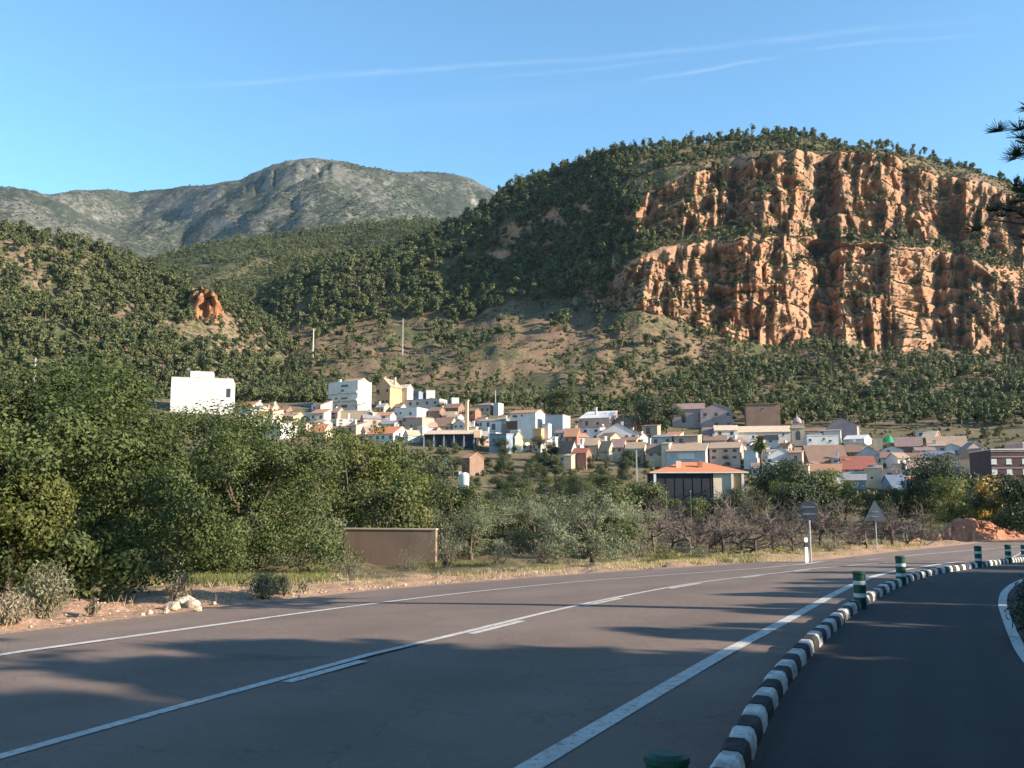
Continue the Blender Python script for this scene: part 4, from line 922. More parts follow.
H('house with deep red tiled roof and a tan chimney', 839, 876, 456, 469, 473, 'gx', 'pink', 'red', r=226, yaw=-14, d=10, chim=[(847, 459)], side='peach')
H('grey gable house behind the deep red roof', 855, 884, 447, 456, 468, 'gy', 'grey', 'grey', r=248, yaw=-24)
H('house with brown roof left of the grey gable', 836, 862, 445, 452, 460, 'gx', 'brown', 'brown', r=262)
H('greenish shed with a bright white sunlit end', 845, 871, 435, 439, 446, 'gx', 'white', 'white', r=282, yaw=-40)
H('narrow cream tower house left of the green tarpaulin', 874, 883, 438, 438, 455, 'flat', 'peach', 'tan', d=4, r=270)
H('dull grey blue low shed below the deep red roof', 838, 866, 473, 480, 488, 'gx', 'slate', 'grey', r=206)
H('tan cubic house with one small dark window', 865, 882, 469, 469, 487, 'flat', 'tan', 'tan', d=6, r=208, wins=[(872.5, 478, 2.4, 2.6)])
H('long blue grey metal roofed barn at the lower right of the village', 879, 912, 475, 489, 494, 'gx', 'slate', 'blue', r=200, yaw=-8, d=12)
H('white house with bright lit lower wall right of the grey gable', 888, 910, 453, 458, 479, 'gx', 'white', 'tan', r=236, yaw=8)
H('brown roofed house behind the bright lit lower wall', 882, 903, 446, 450, 460, 'gy', 'white', 'brown', r=256, wins=[(889, 451, 3, 2)])
H('brown tiled house with deep eaves right of the green tarpaulin', 896, 922, 437, 446, 455, 'gx', 'brown', 'mauve', r=270)
H('orange lit small roofed house in the top right rows', 906, 921, 438, 442, 449, 'gx', 'tan', 'terra', r=282)
H('whitish block house with a slanting tan roof at the top right', 917, 933, 430, 431, 446, 'shed', 'white', 'cream', r=290)
H('low house with slanting lit tan roof right of the whitish block', 923, 941, 431, 437, 446, 'gx', 'brown', 'cream', r=287, yaw=-45)
H('greenish tan long roofed house on the upper right', 928, 966, 436, 450, 456, 'gx', 'tan', 'tan', r=276)
H('house with a dark blue grey roof above the cream balcony house', 922, 954, 451, 459, 465, 'gx', 'mauve', 'blue', r=250, chim=[(929, 450)], side='white')
H('pale terraced house with several small white fronts', 939, 963, 444, 449, 456, 'gy', 'white', 'grey', r=268, win=(4, 1))
H('wide pale pinkish gable house above the dark brick block', 957, 988, 442, 452, 460, 'gy', 'pink', 'grey', r=262, yaw=-8)
H('cream house with a little balcony beside the dark round tree', 928, 944, 460, 461, 472, 'flat', 'cream', 'tan', r=232, wins=[(936, 466, 3, 3), (931, 466, 2, 3)])
H('low house with bright orange tiles at the lower right of the village', 909, 932, 476, 483, 489, 'gx', 'cream', 'orange', r=204)
H('tan house above the lowest orange tiles', 909, 930, 461, 468, 478, 'gx', 'white', 'tan', r=226, win=(2, 1))
H('pale brown house with plaster gable in the middle right rows', 900, 924, 453, 458, 466, 'gx', 'white', 'brown', r=248)
H('peach lit gable touching the dark brick block', 966, 980, 449, 456, 468, 'gy', 'peach', 'terra', r=222, yaw=25, d=5)
b = H('modern dark brick block with flat pale roof and bluish windows', 974, 1058, 450, 450, 481, 'flat', 'brick', 'white', r=205, yaw=-8, d=12, cat='building', name='brick_block',
      wins=[(987, 461.5, 5, 5), (1000, 461.5, 5, 5), (987, 472, 5, 5), (1000, 472, 5, 5), (1014, 461.5, 5, 5), (1028, 461.5, 5, 5), (1014, 472, 5, 5), (1030, 472, 5, 5)], wmat='frame')
for z in (0.98, 0.80, 0.44): part_box(b, 'cornice', WM['mauve'], -b['w'] / 2 - 0.1, b['w'] / 2 + 0.1, -0.12, -0.002, b['h'] * z - 0.25, b['h'] * z - 0.05)
H('pale plain upper block standing behind the dark brick block', 1009, 1050, 443, 443, 456, 'flat', 'pink', 'white', r=225, d=8, yaw=-5)
H('small shaded house with a pink red roof among the trees left of the centre', 462, 484, 453, 458, 462, 'gx', 'brown', 'terra', r=222, yaw=-42)
# filler houses packed between the others
occ = []
for o in sc.objects:
    if o.type == 'EMPTY' and o.get('category') in ('house', 'building', 'church', 'warehouse', 'church tower'):
        a = proj(np.array(o.location))
        occ.append((float(a[0]), float(a[1])))
rng = random.Random(21); nf = 0
for _ in range(9000):
    if nf >= 105: break
    px_ = rng.uniform(236, 965)
    hi = np.interp(px_, [236, 330, 400, 480, 560, 640, 740, 830, 930, 965], [412, 412, 414, 420, 430, 440, 446, 446, 450, 456]); lo = np.interp(px_, [236, 300, 420, 500, 560, 640, 700, 740, 830, 965], [424, 440, 446, 452, 456, 458, 456, 472, 490, 486])
    yb_ = rng.uniform(hi, lo)
    if any(abs(px_ - a) < 8 and abs(yb_ - b_) < 5 for a, b_ in occ): continue
    occ.append((px_, yb_)); nf += 1; w_ = rng.uniform(13, 24); hh = rng.uniform(6, 9.5); rf = rng.choice(['tan', 'brown', 'terra', 'tan', 'grey', 'brown', 'mauve']); kd = rng.choice(['gx', 'gx', 'gy', 'shed', 'flat'])
    wl = rng.choice(['white', 'bluewhite', 'tan', 'cream', 'pink', 'grey', 'stone', 'white'])
    nm = {'tan': 'tan', 'brown': 'brown', 'terra': 'terracotta', 'grey': 'grey', 'mauve': 'dull mauve'}[rf]
    o = H('plain village house with %s roof squeezed between its larger neighbours' % nm if kd != 'flat' else 'plain flat roofed village house squeezed between its larger neighbours', px_ - w_ / 2, px_ + w_ / 2, yb_ - hh - rng.uniform(3, 5.5), yb_ - hh, yb_, kd, wl, rf if kd != 'flat' else 'terra', yaw=rng.choice([-22, -30, -14, -22, 20, -45]), win=(rng.choice([1, 2, 2]), rng.choice([1, 1, 2])), chim=[(px_ + rng.uniform(-4, 4), yb_ - hh - 6)] if rng.random() < 0.4 else ())
    o['group'] = 'plain village houses with %s roofs' % nm if kd != 'flat' else 'plain flat village houses'
# green tarpaulin dome
b = empty('green_tarpaulin', at(888.5, 447, 276), 0, 'bright green tarpaulin draped over a frame between the upper right roofs', 'tarpaulin')
m = MB(); rng = np.random.default_rng(4); m.lathe([(1.7, -2.5), (1.75, 0), (1.55, 1.5), (1.1, 2.6), (0.5, 3.1), (0.05, 3.3)], 12)
m.v = [(x * (1 + 0.12 * math.sin(5 * y + z)), y, z + 0.2 * math.sin(3 * x)) for x, y, z in m.v]; m.build('cloth', WM['green'], b)
# round white tank and white hut below the warehouse
b = empty('water_tank', at(464.5, 480.5, 175), 0, 'white rounded water tank among the trees below the village', 'tank'); m = MB(); m.lathe([(0.85, -2.5), (0.9, 0.1), (0.9, 1.0), (0.75, 1.35), (0.3, 1.55), (0.02, 1.6)], 14); m.build('shell', WM['white'], b, True); part_box(b, 'hatch', WM['white'], -1.1, -0.6, -0.4, 0.2, -1.5, 1.75)
b = empty('satellite_dish', at(446, 459.5, 240), R(-30), 'small round white dish above the trees below the warehouse', 'dish'); m = MB()
m.lathe([(0.02, 0), (0.3, 0.03), (0.55, 0.12), (0.62, 0.2), (0.6, 0.21), (0.3, 0.06), (0.02, 0.03)], 14); o = m.build('bowl', WM['white'], b, True); o.rotation_euler = (R(75), 0, 0)
m = MB(); m.tube([(0, 0.05, -3), (0, 0.05, 0)], [0.06, 0.05], 6); m.build('mast', M['galv'], b)

# orange roofed pavilion
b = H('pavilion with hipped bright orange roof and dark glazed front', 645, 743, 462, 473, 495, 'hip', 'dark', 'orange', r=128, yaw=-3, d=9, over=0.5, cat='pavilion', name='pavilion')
w, d, h, mp = b['w'], b['d'], b['h'], b['mpp']
part_box(b, 'white_wall', WM['cream'], w * 0.165, w * 0.37, -0.06, -0.003, -2, h - 0.05)
part_box(b, 'brick_wall', WM['ochre'], w * 0.375, w * 0.465, -0.05, -0.003, -2, h - 0.05)
for x in (-0.488, 0.37, 0.485): part_box(b, 'column', WM['white'], w * x - 0.17, w * x + 0.17, -0.45, -0.11, -2, h - 0.02)
for k in range(7): part_box(b, 'mullion', M['black_paint'], -w * 0.46 + k * w * 0.1 - 0.04, -w * 0.46 + k * w * 0.1 + 0.04, -0.05, -0.003, -1.5, h - 0.4)
m = MB(); m.box(-w / 2 - 0.56, w / 2 + 0.56, -0.56, -0.503, h - 0.03, h + 0.13); m.build('fascia', WM['white'], b)
for x, wd_ in ((-0.20, 0.35), (0.045, 0.3)): part_box(b, 'chimney', WM['peach'] if x < 0 else WM['red'], w * x - wd_, w * x + wd_, 1.6, 2.2, h + 0.3, h + 1.75)
# ------------------------------------------------------------------ kerb, bollards, signs
def arc(Q):
    return np.r_[0, np.cumsum(np.hypot(*np.diff(Q, axis=0).T))]
d_ = arc(KB); i0 = int(np.argmin(np.abs(KB[:, 1] - 3.6) + 10 * (KB[:, 1] < 0)))
BLK = 0.345
def kerb_mesh(mat):
    m = MB(); L = BLK - 0.012; n = 3
    prof = [(-0.085, -0.08), (0.085, -0.08), (0.085, 0.08), (0.07, 0.132), (0.045, 0.15), (-0.045, 0.15), (-0.07, 0.132), (-0.085, 0.08)]
    vs = []; fs = []; k = len(prof)
    for j, (y, s) in enumerate(((-L / 2, 0.93), (-L / 2 + 0.02, 1), (L / 2 - 0.02, 1), (L / 2, 0.93))): vs += [(x * s, y, z * s if z > 0 else z) for x, z in prof]
    for j in range(3):
        for a in range(k): fs.append((j * k + a, j * k + (a + 1) % k, (j + 1) * k + (a + 1) % k, (j + 1) * k + a))
    fs += [tuple(range(k))[::-1], tuple(3 * k + a for a in range(k))]
    m.add(vs, fs); return m.build('kerb_block', mat)
kw = plain('chipped white kerb paint', (0.47, 0.455, 0.43), 0.45, 7, 0.8, 0.2, False, 0.4, 0.01); kb_ = plain('worn black kerb paint', (0.03, 0.03, 0.032), 0.7, 7, 0.75, 0.2, False, 0.4, 0.01)
protos = [kerb_mesh(kw), kerb_mesh(kb_)]
kl = [('white painted kerb block of the striped kerb between road and cycle path', 'white kerb blocks'), ('black painted kerb block of the striped kerb between road and cycle path', 'black kerb blocks')]
s = d_[i0] - 0.1; k = 0; used = [False, False]
while s < d_[-1] - 5 and k < 130:
    x, y = np.interp(s, d_, KB[:, 0]), np.interp(s, d_, KB[:, 1]); x2, y2 = np.interp(s + 0.1, d_, KB[:, 0]), np.interp(s + 0.1, d_, KB[:, 1])
    o = protos[k % 2] if not used[k % 2] else protos[k % 2].copy()
    if used[k % 2]: COL.objects.link(o)
    used[k % 2] = True
    h0, h1 = float(g(x, y)), float(g(x2, y2))
    o.location = (x, y, h0); o.rotation_euler = (math.atan2(h1 - h0, 0.1), 0, math.atan2(-(x2 - x), y2 - y) + rnd.uniform(-0.05, 0.05)); o.scale = (rnd.uniform(0.96, 1.04), 1, rnd.uniform(0.93, 1.05))
    tag(o, kl[k % 2][0], 'kerb block', kl[k % 2][1]); s += BLK; k += 1
    if proj(np.array([x, y, h0]))[0] > 1090: break
def bollard():
    root = empty('bollard', (0, 0, 0)); m = MB(); m.lathe([(0.115, -0.05), (0.115, 0.03), (0.092, 0.05), (0.092, 0.70), (0.099, 0.71), (0.099, 0.735), (0.08, 0.752), (0.02, 0.758)], 24); m.build('post', M['green_plastic'], root, False)
    for z in (0.36, 0.55): m = MB(); m.lathe([(0.0925, z), (0.0945, z + 0.002), (0.0945, z + 0.058), (0.0925, z + 0.06)], 24); m.build('reflective_band', M['band'], root)
    return root
bl = bollard(); first = True
nb = [('nearest green bollard, cut off by the bottom edge of the photo', 660, 4.05), ('second nearest green bollard, with two pale bands, on the striped kerb', 857, 14.3), ('dark green banded bollard behind the second nearest one along the kerb', 900, 20.2),
      ('slim distant green bollard just left of the last pair on the kerb', 976, 36.0), ('distant green bollard second from the right end of the kerb', 1006, 41.5), ('farthest green bollard at the right edge of the photo', 1022.5, 46)]
for lab, bx, dist in nb:
    o = bl if first else copy_tree(bl); first = False
    if dist < 10: P0 = np.array([(bx - 512) / F * dist, dist, 0.0]); P0[2] = float(g(P0[0], P0[1])) - 0.17
    else:
        jx = [j for j in range(len(KB)) if KB[j, 1] > 3]; pr = proj(np.stack([KB[jx, 0], KB[jx, 1], g(KB[jx, 0], KB[jx, 1])], -1)); j = jx[int(np.argmin(np.abs(pr[0] - bx)))]
        q = side(KB, 0.06)[j]; P0 = np.array([q[0], q[1], float(g(*q)) - 0.17])
        print('bollard', bx, P0)
    o.location = tuple(P0); tag(o, lab, 'bollard', 'green bollards along the striped kerb'); o.rotation_euler = (0, 0, rnd.uniform(0, 3))
def pxh(P): return proj(P)[2] / F
# round sign (back)
P0 = hit(811, 562); mp = float(pxh(P0)); h = (562 - 511) * mp
b = empty('road_sign', P0, R(-18), 'grey back of a round road sign on a thin pole beside the road', 'road sign', 'road signs seen from behind')
m = MB(); m.tube([(0, 0, -0.3), (0, 0, h + 0.28)], [0.03, 0.03], 8); m.build('pole', M['galv'], b)
m = MB(); m.lathe([(0.01, 0), (9.6 * mp, 0), (9.6 * mp, 0.02), (9.2 * mp, 0.025), (0.01, 0.02)], 28); o = m.build('disc', M['sign_back'], b); o.rotation_euler = (R(90), 0, 0); o.location = (0, -0.04, h)
for z in (-0.12, 0.12): m = MB(); m.box(-0.2, 0.2, -0.115, -0.075, h + z - 0.02, h + z + 0.02); m.build('bracket', M['galv'], b)
# triangular sign (back)
P0 = hit(877, 551); mp = float(pxh(P0)); h = (551 - 521) * mp
b = empty('road_sign', P0, R(-16), 'grey back of a triangular warning sign beside the road', 'road sign', 'road signs seen from behind')
m = MB(); m.tube([(0, 0, -0.3), (0, 0, h + 20 * mp)], [0.035, 0.035], 8); m.build('pole', M['galv'], b)
w = 10.5 * mp; hh = 20 * mp; tri = [(-w + .03, h), (w - .03, h), (w, h + 0.03), (0.03, h + hh), (-0.03, h + hh), (-w, h + 0.03)]
m = MB(); m.prism(tri, -0.075, -0.045); m.build('plate', plain('pale sign back', (0.13, 0.135, 0.14), 0.1, 3, 0.5, 0.5), b)
for z in (0.18, 0.42): m = MB(); m.box(-0.2, 0.2, -0.115, -0.078, h + hh * z, h + hh * z + 0.05); m.build('bracket', M['galv'], b)
# edge delineator
P0 = hit(806.5, 562.5); mp = float(pxh(P0)); h = 24.5 * mp
b = empty('delineator_post', P0, R(15), 'white delineator post with black slanted band beside the round sign', 'road post')
for nm, z0, z1, mt in (('post', -0.2, 0.62, 'white_paint'), ('black_band', 0.621, 0.82, 'black_paint'), ('cap', 0.821, 1.0, 'white_paint')):
    m = MB(); z0 *= h if z0 > 0 else 1; z1 *= h; w = 0.055
    m.add([(x, y, z) for z, t in ((z0, 0), (z1, 0.02)) for x, y in ((-w, -0.03), (w, -0.03), (w * 0.6, 0.05), (-w * 0.6, 0.05))], [(3, 2, 1, 0), (4, 5, 6, 7), (0, 1, 5, 4), (1, 2, 6, 5), (2, 3, 7, 6), (3, 0, 4, 7)]); m.build(nm, M[mt], b)
# low rendered wall
P0 = hit(389, 563); mp = float(pxh(P0)); w = 97 * mp; h = 34 * mp
b = empty('low_wall', P0, R(-13), 'low rendered wall with flat sunlit cap standing alone before the olive trees', 'wall')
m = MB(); m.box(-w / 2, w / 2, 0, 0.34, -0.4, h - 0.06); m.build('wall_body', plaster('weathered render', (0.25, 0.175, 0.13)), b); m = MB(); m.box(-w / 2 - 0.04, w / 2 + 0.04, -0.05, 0.39, h - 0.058, h + 0.02, 0.01); m.build('cap', WM['tan'], b)  # cap gets a paler plaster than the body to look sunlit
# stone wall at the right
P0 = hit(1020, 533); mp = float(pxh(P0))
b = empty('stone_wall', P0, R(-10), 'pale rubble wall at the right edge beyond the far bend', 'wall'); m = MB(); m.box(-1.6, 3.5, 0, 0.5, -0.8, 15 * mp, 0.05); m.build('wall_body', plaster('rubble', (0.42, 0.35, 0.28)), b); m = MB(); m.box(-1.65, 3.55, -0.05, 0.55, 15 * mp + 0.003, 17 * mp, 0.05); m.build('cap', M['concrete'], b)
# poles
def pole(px, y0, y1, r, label, arms=True, wd=0.16, name='utility_pole', z=None):
    q = at(px, y0, r); P0 = [q[0], q[1], q[2]]; mp = float(pxh(q)); h = (y0 - y1) * mp
    b = empty(name, P0, R(rnd.uniform(-20, 20)), label, 'utility pole')
    m = MB(); m.box(-wd, wd, -wd, wd, -6, h, wd * 0.35); m.build('shaft', M['pole'], b)
    if arms:
        m = MB(); m.box(-0.9, 0.9, -0.07, 0.07, h - 0.9, h - 0.72); m.build('crossarm', M['galv'], b)
        for x in (-0.8, 0, 0.8): m = MB(); m.lathe([(0.05, 0), (0.1, 0.05), (0.06, 0.12), (0.1, 0.18), (0.03, 0.3)], 8, (x, 0, h - 0.72 if x else h)); m.build('insulator', M['glass'], b)
pole(313, 356, 328, 560, 'pale power pole on the bare slope below the shaded hill flank', wd=0.42)
pole(402.5, 352, 318, 570, 'thin grey power pole standing near the top of the bare slope', wd=0.3)
pole(637, 488, 450, 140, 'slender pale concrete pole left of the orange roofed pavilion', False, 0.13)
pole(34.5, 378, 358, 430, 'small pale pole among the pines at the far left', wd=0.3)
pole(495.5, 405, 390, 345, 'thin pole above the half ruined grey house', False, 0.12)
# old twin posts in front of the pavilion
for px_, y0, y1, lab in ((667.5, 553, 493, 'left thin grey post rising through the bare trees below the pavilion'), (692, 552, 492, 'right thin grey post rising through the bare trees below the pavilion')):
    P0 = hit(px_, y0); mp = float(pxh(P0)); b = empty('thin_post', P0, 0, lab, 'post', 'twin posts below the pavilion'); m = MB(); m.tube([(0, 0, -0.3), (0, 0, (y0 - y1) * mp)], [0.024, 0.02], 8); m.build('shaft', M['sign_back'], b); m = MB(); m.lathe([(0.045, 0), (0.045, 0.03), (0.01, 0.05)], 8, (0, 0, (y0 - y1) * mp)); m.build('cap', M['galv'], b)
# gravel on the verge
GV = []
for k in range(5):
    r5 = np.random.default_rng(500 + k); vv = np.array([[x, y, z] for z in (0.0, 0.9) for x, y in ((-1, -0.8), (1, -0.9), (0.9, 0.9), (-0.9, 1))]) * [1, 0.8, 0.8] + r5.normal(size=(8, 3)) * 0.2; vv[4:, :2] *= 0.7
    GV.append(np.array([[vv[i] for i in f] for f in ((4, 5, 6, 7), (0, 1, 5, 4), (1, 2, 6, 5), (2, 3, 7, 6), (3, 0, 4, 7))]))
r5 = np.random.default_rng(55); kk = [i for i in range(len(LE)) if 6 < LE[i, 1] < 45]; ii = r5.choice(kk, 2600); of = -0.05 - np.abs(r5.normal(size=2600)) * 2.2; tt = np.gradient(LE, axis=0)[ii]; tt /= np.linalg.norm(tt, axis=1)[:, None]
pg = LE[ii] + np.stack([tt[:, 1], -tt[:, 0]], -1) * of[:, None]
tag(merged('gravel', np.c_[pg, g(pg[:, 0], pg[:, 1]) + 0.025], 0.008 + 0.03 * r5.random(2600) ** 4, GV, plain('gravel stone', (0.40, 0.29, 0.21), 0.4, 3, 0.9, 0.2, False)), 'loose gravel scattered over the dirt verge', 'gravel', kind='stuff')
# red earth bank
P0 = hit(950, 545)
cols_ = np.linspace(0, 1, 60); rows_ = np.linspace(0, 1, 24)
C_, R_ = np.meshgrid(cols_, rows_)
ba = [(905, 543), (925, 541), (940, 541), (960, 541), (985, 540), (1040, 538)]
pxs = np.interp(cols_, np.linspace(0, 1, 6), [a for a, _ in ba]); foot = np.array([hit(x, np.interp(x, [a for a, _ in ba], [q for _, q in ba])) for x in pxs])
hts = np.interp(pxs, [905, 930, 945, 957, 972, 990, 1010, 1040], [0.0, 0.5, 1.2, 2.1, 2.0, 1.5, 0.9, 0.6])
dirv = foot[:, :2] / np.linalg.norm(foot[:, :2], axis=1)[:, None]
bk = np.zeros((24, 60, 3)); prof = np.interp(rows_, [0, .55, .75, 1], [0, 1, 1.0, -0.2]); dep = np.interp(rows_, [0, .55, .75, 1], [0, 1.3, 3.5, 8])
bk[..., :2] = foot[None, :, :2] + dirv[None] * dep[:, None, None]; bk[..., 2] = foot[None, :, 2] - 0.1 + prof[:, None] * hts[None] + 0.22 * fbm(C_ * 22, R_ * 7, o=3, seed=81) * (R_ > 0.02); bk[..., :2] += dirv[None] * (0.5 * fbm(C_ * 30, R_ * 5, o=3, seed=83))[..., None]
o = link('earth_bank', grid_mesh('earth_bank', bk), plain('red earth', (0.34, 0.155, 0.10), 0.35, 1.2, 0.95, 0.1, True, 0.6, 0.15)); o['kind'] = 'structure'
# pale rocks by the left verge
ri = 0
for px_, y_, s_ in ((173, 609, 0.13), (184, 606, 0.17), (192, 607, 0.12), (179, 601, 0.14), (198, 611, 0.07), (166, 612, 0.06), (535, 574, 0.10), (543, 575, 0.06), (214, 604, 0.05), (300, 598, 0.06), (524, 575, 0.05), (150, 613, 0.05)):
    P0 = hit(px_, y_); rng = np.random.default_rng(90 + ri); import bmesh
    bm = bmesh.new(); bmesh.ops.create_icosphere(bm, subdivisions=3, radius=1); A_ = np.array([v.co[:] for v in bm.verts]); n_ = fbm(A_[:, 0] * 1.3 + ri, A_[:, 1] * 1.3, A_[:, 2] * 1.3, o=4, seed=ri)
    nf = rng.normal(size=(9, 3)); nf /= np.linalg.norm(nf, axis=1)[:, None]
    for v, q in zip(bm.verts, n_):
        p = np.array(v.co[:]) 
        for f_ in nf:
            t = p @ f_ - 0.72
            if t > 0: p = p - f_ * t
        v.co = p * (1 + 0.13 * q) * np.array([1.25, 0.9, 0.85])
    me = bpy.data.meshes.new('rock'); bm.to_mesh(me); bm.free(); o = link('rock', me, M['rock_pale']); place(o, P0 + [0, 0, s_ * 0.35], s_)
    big = s_ > 0.11 and px_ < 300
    tag(o, 'pale angular rock in the small pile by the dry tuft on the verge' if big else 'small loose stone lying on the edge of the dirt verge', 'rock', 'rocks piled on the verge' if big else 'loose stones along the verge'); ri += 1

# ------------------------------------------------------------------ foreground and middle vegetation
def solo(o, px_, y_, label, s=1.0, rz=None, cat=None, group=None, r=None, sz=None):
    P0 = gp(px_, r) if r else hit(px_, y_); place(o, P0, s, rz, sz); relabel(o, label, cat, group); return o
TB = lambda **k: tree_proto('broadleaf_tree', None, 'tree', **k)
def solo_px(o, H, px_, yb_, yt_, label, cat=None, group=None, rz=None):
    P0 = hit(px_, yb_); r_ = math.hypot(P0[0], P0[1]); hh = at(px_, yt_, r_)[2] - P0[2]; place(o, P0, hh / H, rz); relabel(o, label, cat, group); return o
LEAF = dict(ln=0.082, wd=0.042)
t = TB(H=4.1, W=3.9, z0=0.0, nc=150, rc=0.36, nl=300, tr=0.09, seed=11, mat='broad', shell=.4, **LEAF); solo_px(t, 4.0, 62, 598, 366, 'tall glossy broadleaf tree at the left, nearest to the road')
t = TB(H=4.3, W=3.4, z0=0.02, nc=110, rc=0.38, nl=250, tr=0.10, seed=12, mat='broad', **LEAF); solo_px(t, 4.2, -48, 596, 368, 'broadleaf tree cut off by the left edge of the photo')
t = TB(H=4.6, W=3.3, z0=0.07, nc=120, rc=0.40, nl=270, tr=0.12, seed=13, mat='broad', **LEAF); solo_px(t, 4.5, 140, 582, 371, 'broadleaf tree behind the dark hollow on the left, its top left of the cream block')
t = TB(H=4.45, W=4.9, z0=0.0, nc=190, rc=0.38, nl=270, tr=0.12, seed=14, mat='broad', **LEAF); solo_px(t, 4.4, 238, 575, 404, 'wide rounded broadleaf tree below the cream block')
t = TB(H=2.3, W=1.7, z0=0.02, nc=60, rc=0.28, nl=170, ln=0.085, wd=0.045, tr=0.05, seed=15, mat='yellowgreen'); solo_px(t, 2.2, 6, 604, 475, 'yellow green bush glowing in the sun at the left edge')
t = TB(H=4.9, W=4.6, z0=0.02, nc=130, rc=0.45, nl=150, ln=0.12, wd=0.065, tr=0.12, seed=16, mat='broad'); solo_px(t, 4.8, 28, 580, 356, 'tall dark broadleaf tree behind the glossy one at the left')
t = TB(H=4.0, W=4.2, z0=0.0, nc=100, rc=0.4, nl=150, ln=0.11, wd=0.06, tr=0.1, seed=21, mat='broad'); solo_px(t, 3.9, 190, 570, 412, 'dark broadleaf tree filling the gap behind the dark hollow')
t = TB(H=4.0, W=3.0, z0=0.0, nc=80, rc=0.38, nl=140, ln=0.11, wd=0.06, tr=0.1, seed=22, mat='midgreen'); solo_px(t, 3.9, 298, 562, 442, 'green tree right of the wide rounded broadleaf tree')
t = TB(H=5.7, W=4.2, z0=0.03, nc=130, rc=0.42, nl=120, ln=0.15, wd=0.08, tr=0.13, seed=17, mat='yellowgreen'); solo_px(t, 5.6, 350, 552, 428, 'yellowish green tree rising behind the low rendered wall')
t = TB(H=5.2, W=3.4, z0=0.05, nc=80, rc=0.45, nl=110, ln=0.16, wd=0.09, tr=0.12, seed=18, mat='midgreen'); solo_px(t, 5.1, 392, 547, 440, 'slim green tree right of the yellowish green one')
t = TB(H=6.2, W=4.6, z0=0.03, nc=100, rc=0.5, nl=110, ln=0.17, wd=0.1, tr=0.14, seed=19, mat='darkgreen'); solo_px(t, 6.1, 414, 543, 448, 'dark green tree below the warehouse at its left')
TO = lambda **k: tree_proto('olive_tree', None, 'olive tree', mat='olive', **k)
ol = [TO(H=2.6, W=3.6, z0=0.06, nc=95, rc=0.27, nl=130, ln=0.085, wd=0.024, tr=0.10, seed=30 + k) for k in range(3)]
OL = [(592, 566, 490, 'large silvery olive tree at the road bend, right of the wall'), (470, 560, 500, 'silvery olive tree just right of the low rendered wall'), (365, 552, 494, 'silvery olive tree rising behind the low rendered wall'),
      (318, 560, 508, 'small olive tree left of the low rendered wall'), (268, 567, 522, 'low olive shrub tree under the wide broadleaf crown'), (535, 552, 494, 'olive tree behind and left of the large roadside olive'), (632, 552, 500, 'olive tree behind and right of the large roadside olive'), (500, 545, 494, 'smaller olive tree farther back in the middle of the field'), (425, 552, 508, 'olive tree behind the right end of the low rendered wall')]
usedo = [False] * 3
for k, (px_, y_, yt_, lab) in enumerate(OL):
    o = ol[k % 3] if not usedo[k % 3] else copy_tree(ol[k % 3]); usedo[k % 3] = True
    solo_px(o, 2.6, px_, y_, yt_, lab, 'olive tree', 'olive trees beside the road')
# belt trees: prototypes then copies
bp = [TB(H=4.4, W=4.2, z0=0.08, nc=46, rc=0.6, nl=90, ln=0.2, wd=0.12, tr=0.12, seed=50, mat='midgreen'), TB(H=5.4, W=4.0, z0=0.1, nc=46, rc=0.6, nl=90, ln=0.2, wd=0.12, tr=0.13, seed=51, mat='darkgreen'),
      TB(H=3.4, W=4.4, z0=0.06, nc=46, rc=0.55, nl=90, ln=0.17, wd=0.07, tr=0.12, seed=52, mat='olive'), TB(H=4.8, W=3.4, z0=0.1, nc=40, rc=0.6, nl=90, ln=0.2, wd=0.12, tr=0.12, seed=53, mat='yellowgreen'),
      TB(H=4.2, W=4.6, z0=0.08, nc=50, rc=0.62, nl=90, ln=0.2, wd=0.12, tr=0.12, seed=54, mat='midgreen'), TB(H=4.0, W=4.0, z0=0.06, nc=44, rc=0.6, nl=90, ln=0.2, wd=0.12, tr=0.12, seed=55, mat='darkgreen')]
BL_LAB = ['mid green rounded tree in the belt of trees below the village', 'dark green upright tree in the belt of trees below the village', 'grey green olive like tree in the belt of trees below the village', 'yellow green slim tree in the belt of trees below the village', 'broad mid green tree in the belt of trees below the village', 'low dark green tree in the belt of trees below the village']
usedb = [False] * 6
def belt(k, P0, s_, label=None, group=True):
    o = bp[k] if not usedb[k] else copy_tree(bp[k]); usedb[k] = True
    place(o, P0, s_, sz=s_ * rnd.uniform(0.9, 1.12)); relabel(o, label or BL_LAB[k], 'tree', ('belt trees of kind ' + ['rounded', 'upright', 'grey green', 'slim', 'broad', 'low'][k]) if label is None else None)
